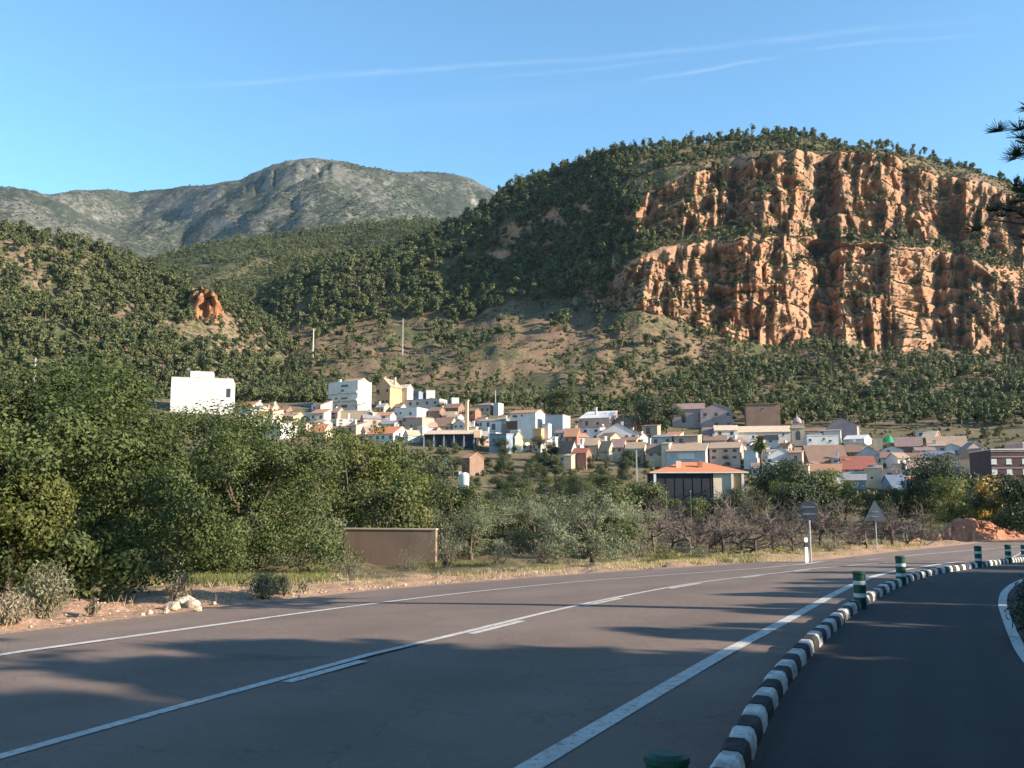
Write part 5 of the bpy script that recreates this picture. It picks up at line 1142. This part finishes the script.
# (px, crown top y, range, kind): tops follow the photo
SPEC = [(565, 386, 330, 0, 'bright rounded tree standing above the village roofs at its centre'), (553, 391, 332, 0, 'smaller green tree left of the bright rounded tree above the roofs'), (651, 396, 300, 5, 'round dark tree above the village left of the mauve manor'), (668, 402, 305, 1, 'green tree between the round dark tree and the manor'),
        (654, 493, 108, 5, 'low dark tree hiding the foot of the pavilion at its left end'), (672, 495, 112, 0, 'low green tree hiding the foot of the glazed pavilion front'), (690, 496, 106, 4, 'broad low tree before the middle of the pavilion'), (708, 495, 113, 5, 'low dark tree before the white wall of the pavilion'), (726, 493, 109, 0, 'low green tree before the brick wall of the pavilion'), (742, 490, 112, 1, 'dark tree at the right corner of the pavilion'),
        (938, 455, 120, 1, 'dense dark tree at the right in front of the village, left of the brick block'), (955, 468, 112, 1, 'dark green tree touching the right side of the dense dark one'), (922, 476, 118, 5, 'low dark tree left of the dense dark one'), (950, 480, 95, 3, 'yellow green tree in front of the dense dark one'),
        (845, 480, 118, 3, 'yellow green tree between the signs'), (828, 474, 118, 3, 'slim yellowish tree above the round sign'), (800, 462, 120, 1, 'dark tree right of the pavilion, tallest of that clump'), (782, 466, 112, 1, 'dark tree just right of the pavilion'), (765, 463, 125, 1, 'dark tree close to the right column of the pavilion'), (815, 468, 118, 0, 'green tree behind the round sign'),
        (873, 492, 118, 0, 'green tree behind the triangular sign'), (1010, 478, 95, 0, 'green tree at the right edge in front of the brick block'), (1030, 470, 90, 5, 'dark tree cut by the right edge in front of the brick block'), (900, 488, 118, 0, 'green tree right of the triangular sign')]
for px_, yt_, r_, k, lab in SPEC:
    P0 = gp(px_, r_); q = at(px_, yt_, r_); hgt = q[2] - P0[2]; hp = [4.4, 5.4, 3.4, 4.8, 4.2, 4.0][k]; belt(k, P0, max(0.4, hgt / hp / 1.0), lab)
rng = random.Random(5)
cnt = 0
for i in range(3000):
    if cnt >= 115: break
    px_ = rng.uniform(285, 1050); r_ = math.exp(rng.uniform(math.log(58 if px_ < 630 else 98), math.log(205)))
    ytop = np.interp(px_, [285, 330, 400, 430, 470, 520, 560, 600, 640, 700, 745, 770, 830, 860, 920, 960, 1050], [450, 455, 462, 470, 476, 470, 466, 468, 470, 496, 492, 474, 484, 498, 492, 486, 488])
    P0 = gp(px_, r_); yb = proj(P0)[1]
    # the field clearing
    if 425 < px_ < 560 and 100 < r_ < 150 and rng.random() < 0.8: continue
    if abs(px_ - 694) < 60 and r_ > 118: continue
    if px_ > 870 and r_ < 88: continue
    hmax = (yb - ytop - rng.uniform(0, 12)) * r_ / F
    k = rng.choice([0, 1, 2, 2, 4, 4, 5, 0, 3] if px_ < 640 else [0, 1, 5, 4, 1, 0, 3]); hp = [4.4, 5.4, 3.4, 4.8, 4.2, 4.0][k]
    s_ = min(hmax / hp, rng.uniform(0.75, 1.25))
    if s_ < 0.36: continue
    belt(k, P0, s_); cnt += 1
for _ in range(120):
    px_, r_ = (rng.uniform(400, 660), rng.uniform(150, 250)) if rng.random() < 0.75 else (rng.uniform(290, 430), rng.uniform(150, 255)); P0 = gp(px_, r_); a = proj(P0)
    if any(abs(a[0] - q0) < 8 and -3 < a[1] - q1 < 7 for q0, q1 in occ): continue
    belt(rng.choice([0, 1, 5, 4, 5, 1]), P0, rng.uniform(0.5, 1.1))
print('belt', cnt)
# village trees between the houses
for px_, yb_, s_ in ((440, 412, 0.7), (462, 397, 0.9), (455, 402, 0.7), (640, 446, 0.6), (700, 440, 0.5), (728, 468, 0.8), (700, 466, 0.7), (676, 466, 0.7), (520, 450, 0.9), (540, 452, 0.9), (500, 455, 0.9), (610, 462, 0.8), (630, 464, 0.8), (590, 470, 0.8), (820, 446, 0.5), (863, 462, 0.5), (905, 470, 0.5), (960, 445, 0.7), (985, 440, 0.8), (1000, 438, 0.8), (480, 448, 0.7), (350, 440, 0.7), (430, 452, 0.8), (455, 455, 0.8)):
    o_ = hit(px_, yb_); belt(rnd.choice([0, 1, 5, 4]), o_, s_)
# low scrub over the ground around the village and the field
r4 = np.random.default_rng(31); n4 = 5200; pxx = r4.uniform(230, 1080, n4); rr4 = np.exp(r4.uniform(math.log(135), math.log(430), n4)); azz = np.arctan2((pxx - CX) / F, CP + 0.13 * SP)
X4, Y4 = rr4 * np.sin(azz), rr4 * np.cos(azz); kp = (fbm(X4 / 14, Y4 / 14, o=3, seed=77) > -0.15) & ~((pxx > 850) & (rr4 < 125))
fs = merged('field_scrub', np.c_[X4, Y4, g(X4, Y4)][kp], r4.uniform(0.4, 1.1, n4)[kp], SV, M['scrub']); tag(fs, 'low wild scrub over the ground around the village and field', 'scrub', kind='stuff')
# bare almond trees
bt = [bare_tree('bare_tree', None, 'bare tree', 2.7, 3.2, 60 + k) for k in range(4)]; usedt = [False] * 4
BT = [(655, 552), (672, 548), (690, 553), (708, 549), (724, 552), (742, 550), (757, 553), (775, 549), (792, 552), (645, 545), (700, 541), (735, 541), (680, 541), (765, 542), (716, 545), (905, 545), (893, 546), (868, 549), (885, 541), (790, 542), (820, 546), (835, 548)]
for k, (px_, y_) in enumerate(BT):
    j = k % 4; o = bt[j] if not usedt[j] else copy_tree(bt[j]); usedt[j] = True
    lab = 'dark bare almond tree behind the triangular sign' if px_ > 850 else 'leafless grey brown almond tree in the grove below the pavilion'
    P0 = hit(px_, y_); hgt = rnd.uniform(66, 84) * float(pxh(P0)); solo(o, px_, y_, lab, hgt / 2.7 * (0.85 if px_ > 850 else 1), None, 'bare tree', 'bare almond trees by the triangular sign' if px_ > 850 else 'bare almond trees below the pavilion')
o = copy_tree(bt[1]); solo(o, 1000, 500, 'large pale bare tree in front of the dark brick block', 2.2, None, 'bare tree', r=100)
o = copy_tree(bt[2]); solo(o, 303, 450, 'grey leafless tree at the right of the broadleaf crowns', 1.9, None, 'bare tree', r=62)
t = tree_proto('autumn_tree', None, 'tree', 5.0, 3.6, z0=0.1, nc=40, rc=0.6, nl=55, ln=0.28, wd=0.18, mat='autumn', tr=0.12, seed=71); solo(t, 991, 500, 'golden autumn tree in front of the dark brick block', 1.0, r=98)
q = at(991, 475, 98); t.scale = (0.9, 0.9, (q[2] - t.location.z) / 5.0)
# palm
q = hit(762, 470); P0 = gp(762, 215); b = empty('palm_tree', P0, 0, 'palm with a shaggy crown of fronds rising in front of the church', 'palm tree')
ct = at(762.5, 444, 215)[2] - P0[2]; mp = 215 / F; m = MB(); m.tube([(0, 0, -0.5), (0.1, 0, ct * 0.5), (0, 0, ct)], [0.38, 0.3, 0.33], 9); m.build('trunk', M['bark'], b)
rng2 = np.random.default_rng(8); Q = []
for k in range(60):
    a = rng2.uniform(0, 6.28); e = rng2.uniform(-0.9, 1.35); L = 2.4 * rng2.uniform(0.8, 1.1); p = np.array([0, 0, ct]); dr = np.array([math.cos(a) * math.cos(e), math.sin(a) * math.cos(e), math.sin(e)])
    for sgm in range(7):
        p2 = p + dr * L / 7; sd = np.cross(dr, (0, 0, 1)); sd /= np.linalg.norm(sd) + 1e-6; w_ = 0.34 * math.sin(math.pi * (sgm + 1) / 8.5)
        for s1 in (-1, 1):
            dn = np.array([0, 0, -0.12]); Q.append([p, p2, p2 + sd * s1 * w_ + dn + dr * .12, p + sd * s1 * w_ + dn + dr * .12])
        p = p2; dr = dr + np.array([0, 0, -0.22]); dr /= np.linalg.norm(dr)
link('fronds', quads_mesh('fronds', np.array(Q)), M['palm'], b)
# verge shrubs
def sh(px_, y_, hpx, wpx, mat, seed, label, n=900, group=None, name='shrub', up=0.5, ln=0.07, wd=0.02):
    P0 = hit(px_, y_); mp = float(pxh(P0)); o = shrub(name, label, 'shrub', hpx * mp, wpx * mp, mat, seed, n, ln, wd, group, up); place(o, P0, 1.0); return o
sh(44, 617, 50, 62, 'greybush', 1, 'large grey green dry shrub on the left verge', 3200)
sh(12, 626, 34, 44, 'drybush', 2, 'straw coloured dry bush at the left edge of the verge', 1800)
sh(178, 604, 30, 30, 'drybush', 3, 'small brown dry tuft growing over the pile of pale rocks', 900)
sh(264, 598, 27, 38, 'greybush', 4, 'grey green tuft on the dirt verge, left one of a close pair', 1500)
sh(282, 596, 22, 24, 'greybush', 5, 'grey green tuft on the dirt verge, right one of a close pair', 900)
sh(304, 593, 13, 14, 'drybush', 6, 'tiny dry tuft at the edge of the asphalt', 400)
sh(92, 615, 16, 16, 'drybush', 7, 'tiny dry tuft right of the large grey shrub', 300)
sh(350, 577, 22, 38, 'greybush', 31, 'grey shrub at the foot of the low rendered wall, left part', 900)
sh(410, 575, 26, 40, 'greybush', 32, 'grey shrub at the right foot of the low rendered wall', 900)
for k, (px_, y_, hp_, wp_, mt, lab) in enumerate([(110, 585, 60, 70, 'greybush', 'grey shrub at the mouth of the dark hollow'), (160, 580, 42, 60, 'greybush', 'grey green shrub below the second broadleaf tree'), (182, 576, 62, 50, 'greybush', 'pale grey tall shrub left of the wide broadleaf tree'), (215, 574, 58, 60, 'greybush', 'grey green shrub under the wide broadleaf tree, left one'), (255, 572, 62, 70, 'greybush', 'grey green shrub under the wide broadleaf tree, right one'), (300, 570, 52, 60, 'greybush', 'grey green shrub between the wide broadleaf tree and the wall'),
        (330, 566, 40, 40, 'greybush', 'grey green shrub touching the left end of the wall'), (446, 566, 46, 44, 'greybush', 'grey shrub touching the right end of the wall'), (500, 566, 30, 50, 'greybush', 'low grey shrub between the two roadside olives'), (540, 568, 28, 44, 'drybush', 'low dry shrub under the large roadside olive'), (640, 560, 30, 50, 'greybush', 'grey shrub right of the large roadside olive'),
        (665, 562, 16, 46, 'yellowgreen', 'low green shrub by the road under the bare trees, left one'), (700, 561, 14, 40, 'greybush', 'low green shrub by the road under the bare trees, right one'), (930, 541, 26, 40, 'greybush', 'grey shrub left of the red earth bank'), (915, 536, 24, 36, 'drybush', 'dry shrub between the triangular sign and the red earth bank'), (985, 528, 22, 40, 'greybush', 'grey shrub on top of the red earth bank'), (1008, 530, 24, 40, 'greybush', 'grey shrub right of the red earth bank'), (850, 545, 26, 36, 'greybush', 'grey shrub between the two signs'), (830, 552, 20, 34, 'drybush', 'dry shrub right of the round sign')]):
    sh(px_, y_, hp_, wp_, mt, 40 + k, lab, 1700 if px_ < 350 else 900, ln=0.09 if px_ < 350 else 0.12, wd=0.035)
sh(1036, 640, 60, 50, 'darkgreen', 70, 'dark low shrub in shade inside the bend of the path', 1600)
sh(1052, 600, 40, 60, 'darkgreen', 71, 'dark low shrub at the right edge beyond the bend of the path', 1600)
# grass along the verges
def grass(name, P, h0, h1, mat, label, seed, blades=9, w=0.005):
    r_ = np.random.default_rng(seed); n = len(P) * blades; b = np.repeat(P, blades, 0) + np.c_[r_.normal(size=(n, 2)) * 0.05, np.zeros(n)]
    h = r_.uniform(h0, h1, n)[:, None]; a = r_.uniform(0, 6.28, n); sd = np.c_[np.cos(a), np.sin(a), np.zeros(n)] * w * (1 + 0.03 * np.linalg.norm(b[:, :2], axis=1))[:, None]
    tip = b + np.c_[r_.normal(size=(n, 2)) * 0.35, np.ones(n)] * h; md = b * 0.5 + tip * 0.5 + np.c_[np.zeros((n, 2)), h[:, 0] * 0.08]
    o = link(name, quads_mesh(name, np.stack([b - sd, b + sd, tip + sd * 0.15, tip - sd * 0.15], 1)), mat); return tag(o, label, 'grass', kind='stuff')
def along(Q, o0, o1, n, seed, ymin=3, ymax=75, cl=True):
    r_ = np.random.default_rng(seed); k = [i for i in range(len(Q)) if ymin < Q[i, 1] < ymax and proj(np.array([*Q[i], 0.]))[0] > -120]; i = r_.choice(k, n); t = r_.uniform(0, 1, n) ** 1.3; t_ = np.gradient(Q, axis=0)[i]; t_ /= np.linalg.norm(t_, axis=1)[:, None]
    nrm = np.stack([t_[:, 1], -t_[:, 0]], -1); p = Q[i] + nrm * (o0 + (o1 - o0) * t)[:, None]
    keep = fbm(p[:, 0] / 1.2, p[:, 1] / 1.2, o=3, seed=seed) > -0.05; p = p[keep]
    return np.c_[p, g(p[:, 0], p[:, 1]) - 0.02]
grass('dry_grass', np.concatenate([along(LE, -0.6, -5, 420, 1), along(LE, -5.5, -13, 5500, 2, 3, 75), along(LE, -1.5, -6, 2600, 3, 24, 75)]), 0.05, 0.24, M['drygrass'], 'dry straw grass in tufts along the road verge', 3)
gpz = [hit(rnd.uniform(90, 330), rnd.uniform(566, 583)) for _ in range(3000)] + [hit(rnd.uniform(410, 560), rnd.uniform(562, 571)) for _ in range(500)] + [hit(rnd.uniform(640, 760), rnd.uniform(556, 563)) for _ in range(400)]
grass('green_grass', np.array(gpz), 0.06, 0.24, M['greengrass'], 'fresh green grass under the roadside trees', 5)
rr_ = np.random.default_rng(9); fp = np.array([gp(x, r_) for x, r_ in zip(rr_.uniform(420, 575, 2600), rr_.uniform(100, 190, 2600))])
grass('field_grass', fp, 0.25, 0.7, M['drygrass'], 'pale dry grass of the small field below the village', 7, 5, 0.02)
grass('bank_grass', along(BL, 0.4, 5, 3500, 11, 5, 40), 0.05, 0.28, M['greengrass'], 'shaded grass on the bank inside the path bend', 12)

# ------------------------------------------------------------------ roadside pines on the right (shade the road)
def road_pine(H, W, seed, label, group=None, z0=0.25, nt=330, nw=0.03, nn_=26):
    rng = np.random.default_rng(seed); root = empty('roadside_pine', (0, 0, 0), 0, label, 'pine tree', group); b = MB()
    b.tube([(0, 0, -0.4), (0.1, 0.05, H * 0.5), (0, 0, H * 0.97)], [0.2, 0.15, 0.03], 8); Q = []
    for k in range(int(nt / 7)):
        z = H * (z0 + (1 - z0) * rng.random() ** 0.9); a = rng.uniform(0, 6.28); L = W / 2 * (1 - ((z / H - z0) / (1 - z0)) ** 1.5 * 0.85) * rng.uniform(0.65, 1.1)
        e = np.array([math.cos(a) * L, math.sin(a) * L, z + 0.25 * L]); b.tube([(0, 0, z - 0.1), (e[0] * .5, e[1] * .5, z + 0.05 * L), e], [0.05, 0.03, 0.012], 4)
        for j in range(16):
            t = rng.uniform(0.2, 1.03); c = np.array([e[0] * t, e[1] * t, z + (e[2] - z) * t]) + rng.normal(size=3) * 0.15
            n = nn_; d = rng.normal(size=(n, 3)); d[:, 2] = np.abs(d[:, 2]) * 0.8; d /= np.linalg.norm(d, axis=1)[:, None]; L_ = rng.uniform(0.12, 0.24, n)[:, None]; sd = np.cross(d, rng.normal(size=3)); sd /= np.linalg.norm(sd, axis=1)[:, None]
            Q.append(np.stack([c - sd * nw, c + sd * nw, c + d * L_ + sd * nw * .5, c + d * L_ - sd * nw * .5], 1))
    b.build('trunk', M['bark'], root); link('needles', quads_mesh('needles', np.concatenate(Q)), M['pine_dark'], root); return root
def at_ground(o, x, y, s=1.0, rz=0.0, sz=None):
    place(o, (x, y, float(g(x, y)) - 0.05), s, rz, sz); return o
#==SHADE==
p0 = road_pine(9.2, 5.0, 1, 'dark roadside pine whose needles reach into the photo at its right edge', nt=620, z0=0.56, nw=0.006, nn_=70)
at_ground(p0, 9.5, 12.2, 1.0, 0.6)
g_ = 'roadside pines outside the right edge that shade the road'; lb = 'roadside pine beyond the right edge, seen only by its shadow on the road'
s1 = road_pine(8.0, 5.0, 2, lb, g_, 0.08, 1500); s2 = road_pine(4.7, 3.6, 3, lb, g_, 0.1, 620)
SH1 = [(11, 1.3, 0.78), (14, 0.4, 0.96), (17, -0.5, 1.1), (20.5, -1.5, 1.25), (12.5, -1.6, 0.9), (15.5, -2.6, 1.05), (9, 0.6, 0.62), (12, -5, 1.0), (18, -4.5, 1.2), (8.5, -3.5, 0.8), (24, -2.5, 1.35)]
SH2 = [(11, 2.6, 1.0), (13.5, 4.6, 0.9), (14.5, 7.4, 0.95), (16, 9.8, 0.9), (17.2, 12.4, 0.95), (18.5, 15.0, 0.9), (20.5, 18.0, 0.95), (22.5, 21, 0.95), (25, 24.5, 0.95), (15.5, 2.8, 0.9), (19, 6, 1.0), (21, 10.5, 1.05), (24, 15, 1.1), (28, 20, 1.1),
       (12.2, 3.6, 0.75), (12.8, 6.0, 0.8), (13.8, 8.7, 0.8), (15.0, 11.2, 0.8), (16.2, 13.8, 0.78), (17.5, 16.4, 0.78), (16.5, 5.6, 0.95), (17.8, 8.4, 0.95), (19.4, 13.2, 1.0), (22, 13, 1.05), (13, 3.1, 1.25), (14.6, 2.5, 1.4), (13.3, 4.3, 1.2), (16, 3.6, 1.45), (11.4, 4.9, 0.6), (12.2, 7.4, 0.6), (13.4, 10.3, 0.6), (14.4, 12.7, 0.6), (20, 3.6, 1.1), (23.5, 6.5, 1.15), (26.5, 11, 1.2)]
for pr_, L in ((s1, SH1), (s2, SH2)):
    for k, (x, y, s_) in enumerate(L): at_ground(pr_ if k == 0 else copy_tree(pr_), x, y - (1.15 if L is SH1 else 0.35), s_, rnd.uniform(0, 6), s_ * 1.16)

s3 = road_pine(14.0, 7.5, 5, 'unseen tall pine added behind the camera to dim the skylight on the road', 'unseen pines added behind the camera to dim the skylight', 0.47, 1500)  # out of view, added to cut the skylight on the near road
for k, (x, y, s_) in enumerate([(6.4, 0.8, 1.0), (8.6, -3.2, 1.05), (5.0, -4.2, 1.0), (2.5, -7.5, 1.05), (7.5, -8.5, 1.1), (10.8, 1.2, 1.05), (-2.0, -9.5, 1.1), (4.2, -12, 1.1), (-6.5, -9.0, 1.1), (-10.5, -6.0, 1.05), (0.5, -4.8, 0.95), (-4.5, -5.8, 1.0)]):
    at_ground(s3 if k == 0 else copy_tree(s3), x, y, s_, rnd.uniform(0, 6))

# ------------------------------------------------------------------ camera, light, sky, haze
SUN_AZ, SUN_EL = R(111), R(22)
cam = bpy.data.cameras.new('camera'); co = bpy.data.objects.new('camera', cam); COL.objects.link(co); co.location = (0, 0, CAMZ); co.rotation_euler = (R(90) + PIT, 0, 0)
cam.sensor_width = 36; cam.lens = 36 * F / 1024; cam.clip_start = 0.1; cam.clip_end = 30000; sc.camera = co
l = bpy.data.lights.new('sun', 'SUN'); l.energy = 5.0; l.angle = R(0.5); l.color = (1.0, 0.86, 0.68); so = bpy.data.objects.new('sun', l); COL.objects.link(so); so.location = (50, -10, 60)
from mathutils import Vector
S = Vector((math.sin(SUN_AZ) * math.cos(SUN_EL), math.cos(SUN_AZ) * math.cos(SUN_EL), math.sin(SUN_EL))); so.rotation_euler = S.to_track_quat('Z', 'Y').to_euler()
wd = bpy.data.worlds.new('World'); sc.world = wd; wd.use_nodes = True; nt = wd.node_tree
for n in list(nt.nodes): nt.nodes.remove(n)
out = nt.nodes.new('ShaderNodeOutputWorld'); bg = nt.nodes.new('ShaderNodeBackground'); sky = nt.nodes.new('ShaderNodeTexSky'); sky.sky_type = 'NISHITA'; sky.sun_disc = False
sky.sun_elevation = SUN_EL; sky.sun_rotation = SUN_AZ; sky.altitude = 300; sky.air_density = 1.0; sky.dust_density = 0.0; sky.ozone_density = 5.0
bg.inputs[1].default_value = 0.076
tc = nt.nodes.new('ShaderNodeTexCoord')
def dirp(x, y): v = Vector([float(t) for t in ray(x, y)]); return v.normalized()
tot = None
for xa, ya, xb, yb, wid, st, sd in ((90, 93, 700, 50, 0.0022, 0.12, 1), (630, 84, 790, 55, 0.0016, 0.15, 2), (785, 52, 1000, 33, 0.0016, 0.12, 3), (470, 80, 700, 58, 0.0018, 0.10, 4), (560, 64, 1010, 16, 0.0026, 0.08, 5), (250, 130, 700, 82, 0.009, 0.035, 6)):
    A_, B_ = dirp(xa, ya), dirp(xb, yb); n_ = A_.cross(B_).normalized(); tg = n_.cross((A_ + B_).normalized()); half = math.asin(min(1, (B_ - A_).length / 2))
    def dot(v):
        d = nt.nodes.new('ShaderNodeVectorMath'); d.operation = 'DOT_PRODUCT'; nt.links.new(tc.outputs['Generated'], d.inputs[0]); d.inputs[1].default_value = tuple(v); return d.outputs['Value']
    wob = N(nt, 'ShaderNodeTexNoise', Scale=9.0, Detail=4.0); nt.links.new(tc.outputs['Generated'], wob.inputs[0])
    across = math_(nt, 'ABSOLUTE', math_(nt, 'ADD', dot(n_), math_(nt, 'MULTIPLY_ADD', wob.outputs[0], 0.012, -0.006)))
    pr1 = math_(nt, 'SUBTRACT', 1.0, math_(nt, 'DIVIDE', across, wid * 2.2), clamp=True); pr1 = math_(nt, 'POWER', pr1, 1.6)
    al = math_(nt, 'SUBTRACT', 1.0, math_(nt, 'POWER', math_(nt, 'DIVIDE', math_(nt, 'ABSOLUTE', dot(tg)), half), 2.0), clamp=True)
    nz_ = N(nt, 'ShaderNodeTexNoise', Scale=22.0 + sd, Detail=5.0, Roughness=0.65); nt.links.new(tc.outputs['Generated'], nz_.inputs[0])
    ii = math_(nt, 'MULTIPLY', math_(nt, 'MULTIPLY', pr1, al), math_(nt, 'MULTIPLY', math_(nt, 'MULTIPLY_ADD', nz_.outputs[0], 1.6, -0.25, True), st))
    tot = ii if tot is None else math_(nt, 'ADD', tot, ii)
skc = mix(nt, 1.0, sky.outputs[0], (1.50, 1.70, 1.48), 'MULTIPLY')
cr = mix(nt, tot, skc, (7.5, 8.0, 8.4))
nt.links.new(cr, bg.inputs[0]); nt.links.new(bg.outputs[0], out.inputs[0])
HAZE = 0.000022
if HAZE:
    m_, nt, out = nodes('haze air'); pv = nt.nodes.new('ShaderNodeVolumePrincipled'); pv.inputs['Color'].default_value = (0.55, 0.76, 1.0, 1); pv.inputs['Density'].default_value = HAZE; pv.inputs['Anisotropy'].default_value = 0.2
    nt.links.new(pv.outputs[0], out.inputs['Volume']); m = MB(); m.box(-5100, 5100, -5100, 5100, -15, 1320); o = m.build('haze', m_); o['kind'] = 'stuff'
sc.view_settings.view_transform = 'Standard'; sc.view_settings.look = 'None'; sc.view_settings.exposure = 1.45; sc.view_settings.gamma = 1
sc.cycles.max_bounces = 6; sc.cycles.diffuse_bounces = 3; sc.cycles.transmission_bounces = 3; sc.cycles.volume_bounces = 1
for o in sc.objects:
    for k in ('w', 'd', 'h', 'mpp'):
        if k in o: del o[k]

for o in sc.objects:
    if 'label' in o and len(o['label'].replace(',', ' ').split()) > 16: print('LONG', o['label'])
